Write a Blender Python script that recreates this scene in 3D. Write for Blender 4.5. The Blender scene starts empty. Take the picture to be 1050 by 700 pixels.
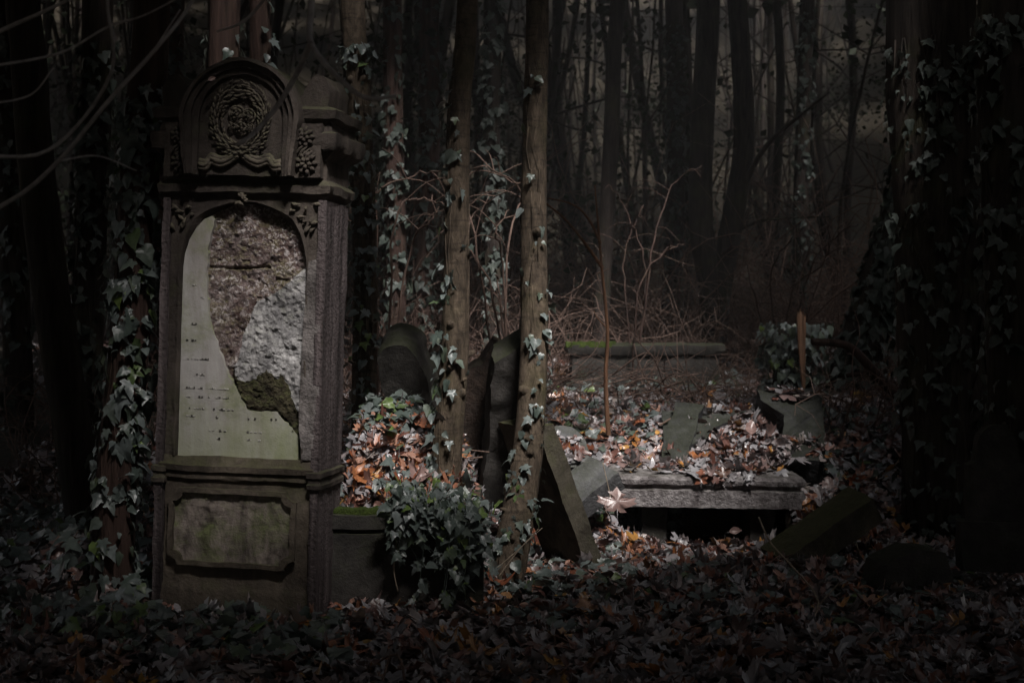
import bpy, bmesh, math, random
import numpy as np
from mathutils import Vector, Matrix, noise as mnoise, geometry as mgeo

rng = np.random.default_rng(11)
random.seed(11)
R = math.radians
sc = bpy.context.scene
COL = sc.collection

# ------------------------------------------------------------------ camera
F = 1442.0            # focal length in pixels of the 1050 px wide photograph
CAMZ = 1.4
HOR = 330.0
cam_d = bpy.data.cameras.new("camera")
cam = bpy.data.objects.new("camera", cam_d)
COL.objects.link(cam)
cam.location = (0, 0, CAMZ)
cam.rotation_euler = (R(90), 0, 0)
cam_d.sensor_width = 36
cam_d.lens = 36 * F / 1050
cam_d.shift_y = -(350 - HOR) / 1050
cam_d.clip_start = 0.05
cam_d.clip_end = 600
cam_d.dof.use_dof = True
cam_d.dof.focus_distance = 7.3
cam_d.dof.aperture_fstop = 3.5
sc.camera = cam


def U(px, py, y):
    """a point of the place from its direction and its distance"""
    return np.array([(px - 525) / F * y, y, CAMZ - (py - HOR) / F * y])


# ------------------------------------------------------------------ light
SA, SE = R(18), R(52)          # azimuth right of straight behind the viewer, elevation
S = np.array([math.sin(SA) * math.cos(SE), -math.cos(SA) * math.cos(SE), math.sin(SE)])
SU = np.array([math.cos(SA), math.sin(SA), 0])
SV = np.array([-math.sin(SA) * math.sin(SE), math.cos(SA) * math.sin(SE), math.cos(SE)])
# the gap cut in the added crowns to pool the light, seen along the sun
GAP_P = np.array([(-1.30, 6.6, 1.30), (-0.62, 7.2, 0.92), (0.10, 7.6, 1.15), (0.72, 9.05, 0.60), (1.25, 10.1, 0.50), (1.62, 10.5, 0.60)])
GAP = np.column_stack([GAP_P @ SU, GAP_P @ SV])      # where the light through the gap comes down
GAP_W = np.array([.48, .60, .66, .72, .76, .5])


world = bpy.data.worlds.new("World")
sc.world = world
world.use_nodes = True
wn = world.node_tree
bg = wn.nodes["Background"]
sky = wn.nodes.new("ShaderNodeTexSky")
sky.sky_type = 'NISHITA'
sky.sun_disc = False
sky.sun_elevation = SE
sky.sun_rotation = math.pi - SA
sky.air_density = 1.0
sky.dust_density = 4.0
hs = wn.nodes.new("ShaderNodeHueSaturation")
hs.inputs["Saturation"].default_value = 0.35
wn.links.new(sky.outputs[0], hs.inputs["Color"])
wn.links.new(hs.outputs[0], bg.inputs[0])
bg.inputs[1].default_value = 0.07
sd = bpy.data.lights.new("sun", 'SUN')
sun = bpy.data.objects.new("sun", sd)
COL.objects.link(sun)
sd.energy = 5.0
sd.angle = R(13)
sd.color = (1.0, 0.955, 0.92)
sun.rotation_euler = Vector(S).to_track_quat('Z', 'Y').to_euler()
sun.location = (3, -8, 12)

sc.view_settings.view_transform = 'Standard'
sc.view_settings.look = 'None'
sc.view_settings.gamma = 1
sc.view_settings.exposure = 0.65
sc.cycles.max_bounces = 5
sc.cycles.diffuse_bounces = 3
sc.cycles.glossy_bounces = 2
sc.cycles.use_denoising = True


# ------------------------------------------------------------------ materials
def node(nt, typ, **kw):
    n = nt.nodes.new(typ)
    for k, v in kw.items():
        if k in n.inputs.keys():
            n.inputs[k].default_value = v
        else:
            setattr(n, k, v)
    return n


def ramp(nt, fac, stops):
    r = nt.nodes.new("ShaderNodeValToRGB")
    e = r.color_ramp.elements
    while len(e) < len(stops):
        e.new(0.5)
    for el, (p, c) in zip(e, stops):
        el.position = p
        el.color = (c[0], c[1], c[2], 1) if isinstance(c, (tuple, list)) else (c, c, c, 1)
    nt.links.new(fac, r.inputs[0])
    return r.outputs[0]


def mixc(nt, fac, a, b, mode='MIX'):
    m = nt.nodes.new("ShaderNodeMix")
    m.data_type = 'RGBA'
    m.blend_type = mode
    for sock, v in ((0, fac), (6, a), (7, b)):
        if hasattr(v, "is_output"):
            nt.links.new(v, m.inputs[sock])
        elif sock == 0:
            m.inputs[0].default_value = v
        else:
            m.inputs[sock].default_value = (v[0], v[1], v[2], 1)
    return m.outputs[2]


def mathn(nt, op, a, b=0.0, clamp=False):
    m = nt.nodes.new("ShaderNodeMath")
    m.operation = op
    m.use_clamp = clamp
    for i, v in enumerate((a, b)):
        if hasattr(v, "is_output"):
            nt.links.new(v, m.inputs[i])
        else:
            m.inputs[i].default_value = v
    return m.outputs[0]


def newmat(name):
    m = bpy.data.materials.new(name)
    m.use_nodes = True
    nt = m.node_tree
    b = nt.nodes["Principled BSDF"]
    return m, nt, b


def coords(nt, scale=(1, 1, 1)):
    tc = nt.nodes.new("ShaderNodeTexCoord")
    mp = nt.nodes.new("ShaderNodeMapping")
    mp.inputs["Scale"].default_value = scale
    nt.links.new(tc.outputs["Object"], mp.inputs[0])
    return mp.outputs[0]


def noise_tex(nt, vec, scale, detail=6, rough=0.6, dist=0.0):
    n = nt.nodes.new("ShaderNodeTexNoise")
    n.inputs["Scale"].default_value = scale
    n.inputs["Detail"].default_value = detail
    n.inputs["Roughness"].default_value = rough
    n.inputs["Distortion"].default_value = dist
    nt.links.new(vec, n.inputs["Vector"])
    return n.outputs[0]


def bump(nt, b, h, strength, dist=0.01):
    bp = nt.nodes.new("ShaderNodeBump")
    bp.inputs["Strength"].default_value = strength
    bp.inputs["Distance"].default_value = dist
    nt.links.new(h, bp.inputs["Height"])
    nt.links.new(bp.outputs[0], b.inputs["Normal"])


def stone_mat(name, dark, light, stain=(0.02, 0.017, 0.015), stain_amt=0.6, moss=(0.05, 0.065, 0.015), moss_amt=0.3,
              scale=7, rough=0.85, streak=1.0, bumps=0.5, fine=70, spec=0.25):
    m, nt, b = newmat(name)
    v = coords(nt)
    vs = coords(nt, (1, 1, 1 / streak))
    base = ramp(nt, noise_tex(nt, vs, scale, 8, 0.65), [(0.3, dark), (0.7, light)])
    st = ramp(nt, noise_tex(nt, vs, scale * 0.45, 6, 0.7, 0.4), [(0.42, 0.0), (0.62, 1.0)])
    c = mixc(nt, mathn(nt, 'MULTIPLY', st, stain_amt), base, stain)
    g = nt.nodes.new("ShaderNodeNewGeometry")
    sx = nt.nodes.new("ShaderNodeSeparateXYZ")
    nt.links.new(g.outputs["Normal"], sx.inputs[0])
    up = mathn(nt, 'MULTIPLY', sx.outputs[2], 0.25)
    mf = mathn(nt, 'ADD', noise_tex(nt, v, scale * 0.6, 7, 0.7, 0.3), up)
    mf = ramp(nt, mf, [(0.62 - 0.3 * moss_amt, 0.0), (0.78 - 0.25 * moss_amt, 1.0)])
    mcol = ramp(nt, noise_tex(nt, v, 45, 3), [(0.3, tuple(x * 0.45 for x in moss)), (0.7, moss)])
    c = mixc(nt, mathn(nt, 'MULTIPLY', mf, min(1, moss_amt * 1.6)), c, mcol)
    nt.links.new(c, b.inputs["Base Color"])
    b.inputs["Roughness"].default_value = rough
    b.inputs["Specular IOR Level"].default_value = spec
    h = mathn(nt, 'ADD', noise_tex(nt, v, fine, 5, 0.7), mathn(nt, 'MULTIPLY', noise_tex(nt, v, scale * 2, 5, 0.6), 2.0))
    bump(nt, b, h, bumps, 0.012)
    return m


def bark_mat(name, dark, light, algae=(0.06, 0.07, 0.02), algae_amt=0.3, scale=30, stretch=7, bumps=0.7):
    m, nt, b = newmat(name)
    v = coords(nt, (1, 1, 1.0 / stretch))
    v1 = coords(nt)
    n1 = noise_tex(nt, v, scale, 7, 0.65, 0.6)
    c = ramp(nt, n1, [(0.32, dark), (0.68, light)])
    a = ramp(nt, noise_tex(nt, v1, 3.2, 6, 0.65), [(0.5, 0.0), (0.72, 1.0)])
    c = mixc(nt, mathn(nt, 'MULTIPLY', a, algae_amt), c, algae)
    nt.links.new(c, b.inputs["Base Color"])
    b.inputs["Roughness"].default_value = 0.85
    b.inputs["Specular IOR Level"].default_value = 0.2
    bump(nt, b, n1, bumps, 0.02)
    return m


def leaf_mat(name, stops, under=None, rough=0.45, spec=0.5, mottle_scale=30, vein=0.0):
    m, nt, b = newmat(name)
    g = nt.nodes.new("ShaderNodeNewGeometry")
    c = ramp(nt, g.outputs["Random Per Island"], stops)
    v = coords(nt)
    n = noise_tex(nt, v, mottle_scale, 4, 0.6)
    f = ramp(nt, n, [(0.25, 0.55), (0.75, 1.15)])  # random mottling of the leaf colour
    c = mixc(nt, 1.0, c, f, 'MULTIPLY')
    if under:
        c = mixc(nt, mathn(nt, 'MULTIPLY', g.outputs["Backfacing"], 0.75), c, under)
    nt.links.new(c, b.inputs["Base Color"])
    b.inputs["Roughness"].default_value = rough
    b.inputs["Specular IOR Level"].default_value = spec
    bump(nt, b, noise_tex(nt, v, 120, 3), 0.25, 0.004)
    return m


M = {}
M['sand'] = stone_mat("sandstone_dark", (0.032, 0.026, 0.022), (0.12, 0.098, 0.082), stain=(0.018, 0.013, 0.012), stain_amt=0.75,
                      moss=(0.06, 0.066, 0.026), moss_amt=0.34, scale=7, streak=3.5)
M['plinth'] = stone_mat("plinth_stone", (0.06, 0.047, 0.035), (0.17, 0.14, 0.11), stain=(0.018, 0.013, 0.011), stain_amt=0.75,
                        moss=(0.07, 0.075, 0.028), moss_amt=0.36, scale=7, streak=1.6)
M['panel'] = stone_mat("panel_stone", (0.06, 0.047, 0.04), (0.46, 0.39, 0.34), stain=(0.022, 0.016, 0.014), stain_amt=0.9,
                       moss=(0.14, 0.165, 0.06), moss_amt=0.52, scale=9, streak=2.2)
M['wreath'] = stone_mat("wreath_stone", (0.05, 0.042, 0.034), (0.17, 0.142, 0.112), stain=(0.018, 0.014, 0.012), stain_amt=0.6,
                        moss=(0.11, 0.115, 0.05), moss_amt=0.26, scale=12)
M['side'] = stone_mat("side_stone", (0.035, 0.027, 0.027), (0.17, 0.138, 0.138), stain=(0.015, 0.011, 0.011), stain_amt=0.75, moss_amt=0.14, scale=22, streak=14, bumps=0.7)
M['marble'] = stone_mat("weathered_marble", (0.30, 0.285, 0.27), (0.54, 0.52, 0.505), stain=(0.18, 0.15, 0.13), stain_amt=0.8,
                        moss=(0.24, 0.265, 0.12), moss_amt=0.5, scale=5.5, streak=7, rough=0.7, bumps=0.22, fine=110)
M['mortar'] = stone_mat("crumbling_mortar", (0.06, 0.036, 0.032), (0.30, 0.235, 0.225), stain=(0.075, 0.042, 0.036), stain_amt=0.75,
                        moss=(0.15, 0.135, 0.06), moss_amt=0.45, scale=13, bumps=1.0, fine=60)
nt_ = M['marble'].node_tree
b_ = nt_.nodes["Principled BSDF"]
old_ = b_.inputs["Base Color"].links[0].from_socket
tc_ = nt_.nodes.new("ShaderNodeTexCoord")
sx_ = nt_.nodes.new("ShaderNodeSeparateXYZ")
nt_.links.new(tc_.outputs["Object"], sx_.inputs[0])
al_ = mathn(nt_, 'ADD', sx_.outputs[2], mathn(nt_, 'MULTIPLY', noise_tex(nt_, coords(nt_, (1, 1, .25)), 7, 5, .6), .9))
al_ = ramp(nt_, mathn(nt_, 'SUBTRACT', al_, 1.05), [(0.0, 0.7), (0.5, 0.0)])
nt_.links.new(mixc(nt_, al_, old_, (0.28, 0.31, 0.165)), b_.inputs["Base Color"])
nt_ = M['mortar'].node_tree
b_ = nt_.nodes["Principled BSDF"]
old_ = b_.inputs["Base Color"].links[0].from_socket
sp_ = ramp(nt_, noise_tex(nt_, coords(nt_), 48, 5, 0.7, 0.8), [(0.50, 0.0), (0.60, 1.0)])
sp2_ = ramp(nt_, noise_tex(nt_, coords(nt_), 7, 4, 0.6), [(0.38, 0.15), (0.60, 1.0)])
nt_.links.new(mixc(nt_, mathn(nt_, 'MULTIPLY', sp_, mathn(nt_, 'MULTIPLY', sp2_, .85)), old_, (0.56, 0.51, 0.50)), b_.inputs["Base Color"])
M['plaster'] = stone_mat("flaking_plaster", (0.17, 0.16, 0.16), (0.78, 0.76, 0.75), stain=(0.12, 0.115, 0.118), stain_amt=0.75,
                         moss=(0.08, 0.09, 0.03), moss_amt=0.25, scale=13, streak=3.2, bumps=0.8)
M['grey'] = stone_mat("grey_granite", (0.05, 0.05, 0.052), (0.14, 0.14, 0.145), stain=(0.02, 0.02, 0.02), stain_amt=0.5, moss=(0.05, 0.06, 0.02), moss_amt=0.2, scale=9)
M['monument'] = stone_mat('lichened_granite', (0.018, 0.018, 0.02), (0.075, 0.075, 0.08), stain=(0.012, 0.012, 0.012), stain_amt=0.7, moss=(0.04, 0.048, 0.018), moss_amt=0.25, scale=10, bumps=.9)
M['hollow'] = stone_mat('hollowed_stone', (0.016, 0.012, 0.01), (0.075, 0.05, 0.038), stain=(0.012, 0.009, 0.008), stain_amt=0.6, moss=(0.035, 0.04, 0.015), moss_amt=0.2, scale=9, bumps=1.0)
M['wet_moss'] = stone_mat('wet_moss', (0.025, 0.019, 0.013), (0.11, 0.095, 0.055), stain=(0.02, 0.016, 0.011), stain_amt=.6, moss=(0.085, 0.095, 0.03), moss_amt=0.4, scale=16, bumps=1.2)
M['jamb'] = stone_mat('flaked_jamb', (0.05, 0.042, 0.04), (0.30, 0.27, 0.26), stain=(0.035, 0.03, 0.026), stain_amt=0.7, moss=(0.06, 0.065, 0.026), moss_amt=0.25, scale=9, streak=3, bumps=.8)
M['pale'] = stone_mat("pale_lichen_stone", (0.12, 0.105, 0.105), (0.42, 0.39, 0.39), stain=(0.05, 0.04, 0.04), stain_amt=0.7, moss_amt=0.15, scale=22, bumps=1.0)
M['darkstone'] = stone_mat("dark_stone", (0.022, 0.02, 0.018), (0.075, 0.068, 0.062), stain=(0.012, 0.011, 0.01), stain_amt=0.6, moss=(0.04, 0.05, 0.014), moss_amt=0.3, scale=8)
M['mossy'] = stone_mat("mossy_stone", (0.05, 0.043, 0.033), (0.13, 0.115, 0.085), stain=(0.022, 0.018, 0.014), stain_amt=0.6, moss=(0.075, 0.08, 0.03), moss_amt=0.42, scale=9)
M['moss'] = stone_mat("moss", (0.05, 0.075, 0.012), (0.12, 0.17, 0.03), stain=(0.02, 0.03, 0.008), stain_amt=0.4, moss_amt=0.5, moss=(0.09, 0.14, 0.02), scale=40, bumps=1.2, fine=160)
M['soil'] = stone_mat("leaf_soil", (0.012, 0.009, 0.007), (0.045, 0.03, 0.022), stain_amt=0.4, moss_amt=0.1, scale=14, bumps=1.0)
M['bark_thin'] = bark_mat("smooth_bark", (0.04, 0.03, 0.022), (0.125, 0.095, 0.068), algae=(0.075, 0.07, 0.028), algae_amt=0.5, scale=34, stretch=3.0, bumps=0.8)
nt_ = M['bark_thin'].node_tree
b_ = nt_.nodes["Principled BSDF"]
old_ = b_.inputs["Base Color"].links[0].from_socket
rg_ = ramp(nt_, noise_tex(nt_, coords(nt_, (1, 1, 7)), 6, 5, .7, .5), [(0.30, 0.45), (0.48, 1.0)])
pt_ = ramp(nt_, noise_tex(nt_, coords(nt_, (1, 1, .5)), 11, 6, .7), [(0.32, 0.55), (0.66, 1.25)])
nt_.links.new(mixc(nt_, 1.0, mixc(nt_, 1.0, old_, rg_, 'MULTIPLY'), pt_, 'MULTIPLY'), b_.inputs["Base Color"])
M['bark'] = bark_mat("fissured_bark", (0.009, 0.007, 0.006), (0.05, 0.039, 0.032), algae_amt=0.35, scale=24, stretch=8, bumps=1.0)
M['bark_red'] = bark_mat("reddish_bark", (0.02, 0.012, 0.010), (0.085, 0.052, 0.043), algae_amt=0.15, scale=22, stretch=9, bumps=0.9)
M['bark_far'] = bark_mat("far_bark", (0.012, 0.009, 0.008), (0.05, 0.038, 0.033), algae_amt=0.3, scale=18, stretch=6, bumps=0.8)
M['twig'] = bark_mat("twig_bark", (0.06, 0.04, 0.033), (0.20, 0.135, 0.11), algae_amt=0.1, scale=40)
M['twig_pale'] = bark_mat("pale_twig", (0.16, 0.125, 0.09), (0.38, 0.31, 0.24), algae_amt=0.1, scale=40)
M['wood'] = bark_mat("split_wood", (0.12, 0.065, 0.04), (0.36, 0.21, 0.135), algae_amt=0.05, scale=40, stretch=14, bumps=0.6)
M['sapling'] = bark_mat("sapling_bark", (0.06, 0.03, 0.018), (0.17, 0.088, 0.05), algae_amt=0.15, scale=30)
M['maple'] = leaf_mat("fallen_maple_leaf", [(0.0, (0.09, 0.032, 0.022)), (0.15, (0.19, 0.085, 0.065)), (0.29, (0.27, 0.245, 0.245)), (0.41, (0.11, 0.042, 0.028)),
                      (0.53, (0.30, 0.27, 0.275)), (0.63, (0.24, 0.085, 0.045)), (0.72, (0.34, 0.225, 0.205)), (0.82, (0.055, 0.027, 0.021)), (0.91, (0.31, 0.115, 0.04)), (0.985, (0.42, 0.21, 0.05)), (1.0, (0.42, 0.25, 0.05))],
                      under=(0.29, 0.29, 0.305), rough=0.34, spec=0.7)
M['rust'] = leaf_mat('rust_maple_leaf', [(0.0, (0.16, 0.05, 0.028)), (0.3, (0.28, 0.095, 0.045)), (0.55, (0.34, 0.16, 0.10)), (0.75, (0.36, 0.13, 0.04)), (0.9, (0.38, 0.20, 0.14)), (1.0, (0.42, 0.22, 0.05))], under=(0.36, 0.21, 0.16), rough=0.4, spec=0.5)
M['ivy'] = leaf_mat("ivy_leaf", [(0.0, (0.055, 0.075, 0.062)), (0.35, (0.11, 0.135, 0.125)), (0.65, (0.16, 0.185, 0.18)), (0.90, (0.07, 0.095, 0.06)), (0.96, (0.09, 0.14, 0.04)), (1.0, (0.14, 0.2, 0.05))],
                    under=(0.15, 0.175, 0.14), rough=0.38, spec=0.55)
M['ivy_dark'] = leaf_mat("shaded_ivy_leaf", [(0.0, (0.03, 0.04, 0.03)), (0.5, (0.06, 0.075, 0.065)), (1.0, (0.1, 0.115, 0.105))], under=(0.06, 0.075, 0.055), rough=0.5, spec=0.3)  # darker, duller copy of the ivy with the shade put into its colour
M['crown'] = leaf_mat("evergreen_leaf", [(0.0, (0.018, 0.025, 0.012)), (1.0, (0.04, 0.05, 0.03))], rough=0.6, spec=0.2, mottle_scale=4)
M['pin'] = stone_mat("letter_pin", (0.35, 0.33, 0.3), (0.6, 0.58, 0.55), stain_amt=0.2, moss_amt=0.1, scale=60)


# ------------------------------------------------------------------ mesh helpers
class Buf:
    """collects vertices, triangles and quads of ONE object"""
    def __init__(self):
        self.v, self.t, self.q, self.n = [], [], [], 0

    def add(self, v, tris=None, quads=None):
        v = np.asarray(v, float).reshape(-1, 3)
        if tris is not None and len(tris):
            self.t.append(np.asarray(tris, int) + self.n)
        if quads is not None and len(quads):
            self.q.append(np.asarray(quads, int) + self.n)
        self.v.append(v)
        self.n += len(v)

    def build(self, name, mat, parent=None, smooth=True, local=False):
        V = np.concatenate(self.v) if self.v else np.zeros((0, 3))
        if parent is not None and not local:
            V = V - np.array(parent.location)
        T = np.concatenate(self.t) if self.t else np.zeros((0, 3), int)
        Q = np.concatenate(self.q) if self.q else np.zeros((0, 4), int)
        me = bpy.data.meshes.new(name)
        me.vertices.add(len(V))
        me.vertices.foreach_set("co", V.astype(np.float32).ravel())
        nl = len(T) * 3 + len(Q) * 4
        me.loops.add(nl)
        me.loops.foreach_set("vertex_index", np.concatenate([T.ravel(), Q.ravel()]).astype(np.int32))
        me.polygons.add(len(T) + len(Q))
        st = np.concatenate([np.arange(len(T)) * 3, len(T) * 3 + np.arange(len(Q)) * 4]).astype(np.int32)
        me.polygons.foreach_set("loop_start", st)
        me.polygons.foreach_set("use_smooth", np.full(len(T) + len(Q), smooth, bool))
        me.update(calc_edges=True)
        me.validate()
        me.materials.append(M[mat])
        o = bpy.data.objects.new(name, me)
        COL.objects.link(o)
        if parent is not None:
            o.parent = parent
        return o


def tag(o, label=None, cat=None, group=None, kind=None):
    if label: o['label'] = label
    if cat: o['category'] = cat
    if group: o['group'] = group
    if kind: o['kind'] = kind
    return o


def thing(name, label, cat, loc, group=None, rot=(0, 0, 0)):
    o = bpy.data.objects.new(name, None)
    COL.objects.link(o)
    o.location = Vector([float(c) for c in loc])
    o.rotation_euler = rot
    o.empty_display_size = 0.2
    return tag(o, label, cat, group)


def bm_obj(bm, name, mat, parent=None, smooth=False, local=True):
    bmesh.ops.recalc_face_normals(bm, faces=bm.faces)
    if parent is not None and not local:
        bmesh.ops.translate(bm, verts=bm.verts, vec=-parent.location)
    me = bpy.data.meshes.new(name)
    bm.to_mesh(me)
    bm.free()
    for p in me.polygons:
        p.use_smooth = smooth
    if smooth:
        me.set_sharp_from_angle(angle=R(32))
    me.materials.append(M[mat])
    o = bpy.data.objects.new(name, me)
    COL.objects.link(o)
    if parent is not None:
        o.parent = parent
    return o


def weather(bm, bevel=0.008, maxlen=0.06, amp=0.006, freq=9.0, seed=0.0, rounds=5):
    """worn stone: round the edges, cut the faces small, let noise move the surface"""
    if bevel > 0:
        es = [e for e in bm.edges if len(e.link_faces) == 2 and e.calc_face_angle(0) > R(28)]
        if es:
            bmesh.ops.bevel(bm, geom=es, offset=bevel, segments=2, profile=0.6, affect='EDGES', clamp_overlap=True)
    for _ in range(rounds):
        es = [e for e in bm.edges if e.calc_length() > maxlen]
        if not es or len(bm.verts) > 40000:
            break
        bmesh.ops.subdivide_edges(bm, edges=es, cuts=1, use_grid_fill=True)
    o = Vector((seed * 3.7, seed * 1.3, seed * 2.1))
    for v in bm.verts:
        p = v.co * freq + o
        n = mnoise.noise_vector(p) * amp + mnoise.noise_vector(p * 3.1) * amp * 0.45
        v.co += n


def prism(outline, y0, y1):
    """outline in (x,z), extruded from y0 (front) to y1"""
    bm = bmesh.new()
    a = [bm.verts.new((x, y0, z)) for x, z in outline]
    b = [bm.verts.new((x, y1, z)) for x, z in outline]
    bm.faces.new(a)
    bm.faces.new(b[::-1])
    n = len(a)
    for i in range(n):
        bm.faces.new((a[i], b[i], b[(i + 1) % n], a[(i + 1) % n]))
    return bm


def box(x0, x1, y0, y1, z0, z1):
    return prism([(x0, z0), (x1, z0), (x1, z1), (x0, z1)], y0, y1)


def moulded(hx0, hx1, y0, y1, prof):
    """rectangular block whose outline steps in and out with height: prof = [(z, offset)]"""
    bm = bmesh.new()
    rings = []
    for z, o in prof:
        rings.append([bm.verts.new(p) for p in ((hx0 - o, y0 - o, z), (hx1 + o, y0 - o, z), (hx1 + o, y1 + o, z), (hx0 - o, y1 + o, z))])
    for r0, r1 in zip(rings, rings[1:]):
        for i in range(4):
            bm.faces.new((r0[i], r0[(i + 1) % 4], r1[(i + 1) % 4], r1[i]))
    bm.faces.new(rings[0][::-1])
    bm.faces.new(rings[-1])
    return bm


def spline(pts, n):
    pts = np.asarray(pts, float)
    P = np.vstack([2 * pts[0] - pts[1], pts, 2 * pts[-1] - pts[-2]])
    seg = len(pts) - 1
    out = []
    for t in np.linspace(0, seg, n):
        i = min(int(t), seg - 1)
        f = t - i
        p0, p1, p2, p3 = P[i], P[i + 1], P[i + 2], P[i + 3]
        out.append(0.5 * ((2 * p1) + (-p0 + p2) * f + (2 * p0 - 5 * p1 + 4 * p2 - p3) * f * f + (-p0 + 3 * p1 - 3 * p2 + p3) * f ** 3))
    return np.array(out)


def frames(path):
    t = np.gradient(path, axis=0)
    t /= np.linalg.norm(t, axis=1, keepdims=True) + 1e-9
    mean = np.abs(t.mean(axis=0))
    ref = np.eye(3)[int(np.argmin(mean))]
    a = np.cross(t, ref)
    a /= np.linalg.norm(a, axis=1, keepdims=True) + 1e-9
    b = np.cross(t, a)
    return t, a, b


def tube(buf, path, rad, k=6, lump=0.0, cap=True):
    path = np.asarray(path, float)
    n = len(path)
    rad = np.broadcast_to(np.asarray(rad, float), (n,))
    t, a, b = frames(path)
    th = np.linspace(0, 2 * np.pi, k, endpoint=False)
    rr = np.repeat(rad[:, None], k, 1)
    if lump:
        ph = rng.random(4) * 6.28
        s = np.arange(n)[:, None]
        rr = rr * (1 + lump * (0.5 * np.sin(3 * th[None] + ph[0] + 0.15 * s) + 0.35 * np.sin(5 * th[None] + ph[1] - 0.21 * s) + 0.5 * np.sin(0.45 * s + ph[2] + th[None])) + lump * 0.5 * rng.normal(size=(n, k)) * 0.5)
    v = path[:, None] + rr[..., None] * (np.cos(th)[None, :, None] * a[:, None] + np.sin(th)[None, :, None] * b[:, None])
    idx = np.arange(n * k).reshape(n, k)
    q = np.stack([idx[:-1], np.roll(idx, -1, 1)[:-1], np.roll(idx, -1, 1)[1:], idx[1:]], -1).reshape(-1, 4)
    V = v.reshape(-1, 3)
    tr = []
    if cap:
        V = np.vstack([V, path[-1]])
        e = idx[-1]
        tr = [(e[i], e[(i + 1) % k], n * k) for i in range(k)]
    buf.add(V, tr, q)


# leaf outlines: base of the blade at the origin, tip at y = 1
MAPLE = [(0, 0.02), (0.13, -0.10), (0.40, -0.06), (0.31, 0.10), (0.44, 0.16), (0.74, 0.34), (0.66, 0.42), (0.72, 0.60), (0.50, 0.50), (0.44, 0.58),
         (0.20, 0.50), (0.27, 0.70), (0.36, 0.74), (0.17, 0.80), (0.0, 1.0)]
IVY = [(0, 0.0), (0.16, -0.12), (0.40, -0.04), (0.30, 0.14), (0.50, 0.38), (0.24, 0.42), (0.14, 0.66), (0.0, 1.0)]


IVY_B = [(0, 0.0), (0.2, -0.14), (0.44, 0.02), (0.40, 0.20), (0.46, 0.34), (0.30, 0.48), (0.16, 0.72), (0.0, 0.95)]
IVY_C = [(0, 0.02), (0.18, -0.05), (0.36, 0.10), (0.40, 0.30), (0.30, 0.55), (0.14, 0.80), (0.05, .92), (0.0, 1.0)]


def leaf_proto(half, center, curl, fold, wave, stalk, seed):
    r = np.random.default_rng(seed)
    o = np.array(half + [(-x, y) for x, y in half[-2:0:-1]], float)
    o *= 1 + 0.07 * r.normal(size=(len(o), 1))
    k = len(o)
    mid = 0.55 * o + 0.45 * np.array([[0, center]])
    p2 = np.vstack([[[0, center]], mid, o])
    d = p2 - np.array([0, center])
    rad2 = (d ** 2).sum(1)
    ang = np.arctan2(d[:, 1], d[:, 0])
    z = curl * rad2 + fold * np.abs(p2[:, 0]) + wave * np.sqrt(rad2) * np.sin(3 * ang + seed) + wave * 0.6 * r.normal(size=len(p2)) * np.sqrt(rad2)
    V = np.column_stack([p2, z])
    T = []
    for i in range(k):
        j = (i + 1) % k
        T.append((0, 1 + i, 1 + j))
        T += [(1 + i, 1 + k + i, 1 + k + j), (1 + i, 1 + k + j, 1 + j)]
    if stalk:
        n = len(V)
        bx = o[0]
        V = np.vstack([V, [[-0.012, bx[1], 0.01], [0.012, bx[1], 0.01], [0.05 * r.normal(), -stalk, 0.08 * stalk]]])
        T.append((n, n + 1, n + 2))
    V[:, 0] -= 0
    V[:, 1] -= 0.35 if stalk > 0.3 else 0.0
    return V, np.array(T)


PM = [leaf_proto(MAPLE, 0.36, c, f, w, 0.55, i + 1) for i, (c, f, w) in enumerate([(0.25, 0.05, .06), (-0.3, 0.05, .08), (0.5, 0.15, .12), (-0.5, 0.1, .12), (0.1, 0.3, .1), (-0.15, -0.2, .14), (0.7, 0.4, .18)])]
PI_ = [leaf_proto(IVY, 0.3, c, f, w, 0.25, i + 31) for i, (c, f, w) in enumerate([(-0.15, 0.12, .05), (-0.3, 0.2, .06), (-0.05, 0.3, .05), (-0.4, 0.05, .08)])]
PI_ += [leaf_proto(IVY_B, 0.3, c, f, w, 0.25, i + 51) for i, (c, f, w) in enumerate([(-0.25, 0.15, .06), (-0.1, 0.35, .05), (-.35, .1, .1)])]
PI_ += [leaf_proto(IVY_C, 0.3, c, f, w, 0.25, i + 61) for i, (c, f, w) in enumerate([(-0.25, 0.2, .05), (-0.1, 0.35, .06)])]


def scatter(buf, protos, pos, nrm, up, size):
    """leaves at POS, blade normal NRM, tip direction about UP"""
    pos, nrm, up = (np.asarray(x, float) for x in (pos, nrm, up))
    n = len(pos)
    if n == 0:
        return
    nrm = nrm / (np.linalg.norm(nrm, axis=1, keepdims=True) + 1e-9)
    x = np.cross(up, nrm)
    x /= np.linalg.norm(x, axis=1, keepdims=True) + 1e-9
    y = np.cross(nrm, x)
    which = rng.integers(0, len(protos), n)
    for w, (V, T) in enumerate(protos):
        s = np.where(which == w)[0]
        if not len(s):
            continue
        P = V[None] * size[s][:, None, None]
        asp = (0.85 + 0.3 * rng.random(len(s)))[:, None, None]
        W = pos[s][:, None] + P[..., :1] * asp * x[s][:, None] + P[..., 1:2] * y[s][:, None] + P[..., 2:3] * nrm[s][:, None]
        Tt = T[None] + (np.arange(len(s)) * len(V))[:, None, None]
        buf.add(W.reshape(-1, 3), Tt.reshape(-1, 3))


def rnd_dirs(n):
    d = rng.normal(size=(n, 3))
    return d / np.linalg.norm(d, axis=1, keepdims=True)


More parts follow.
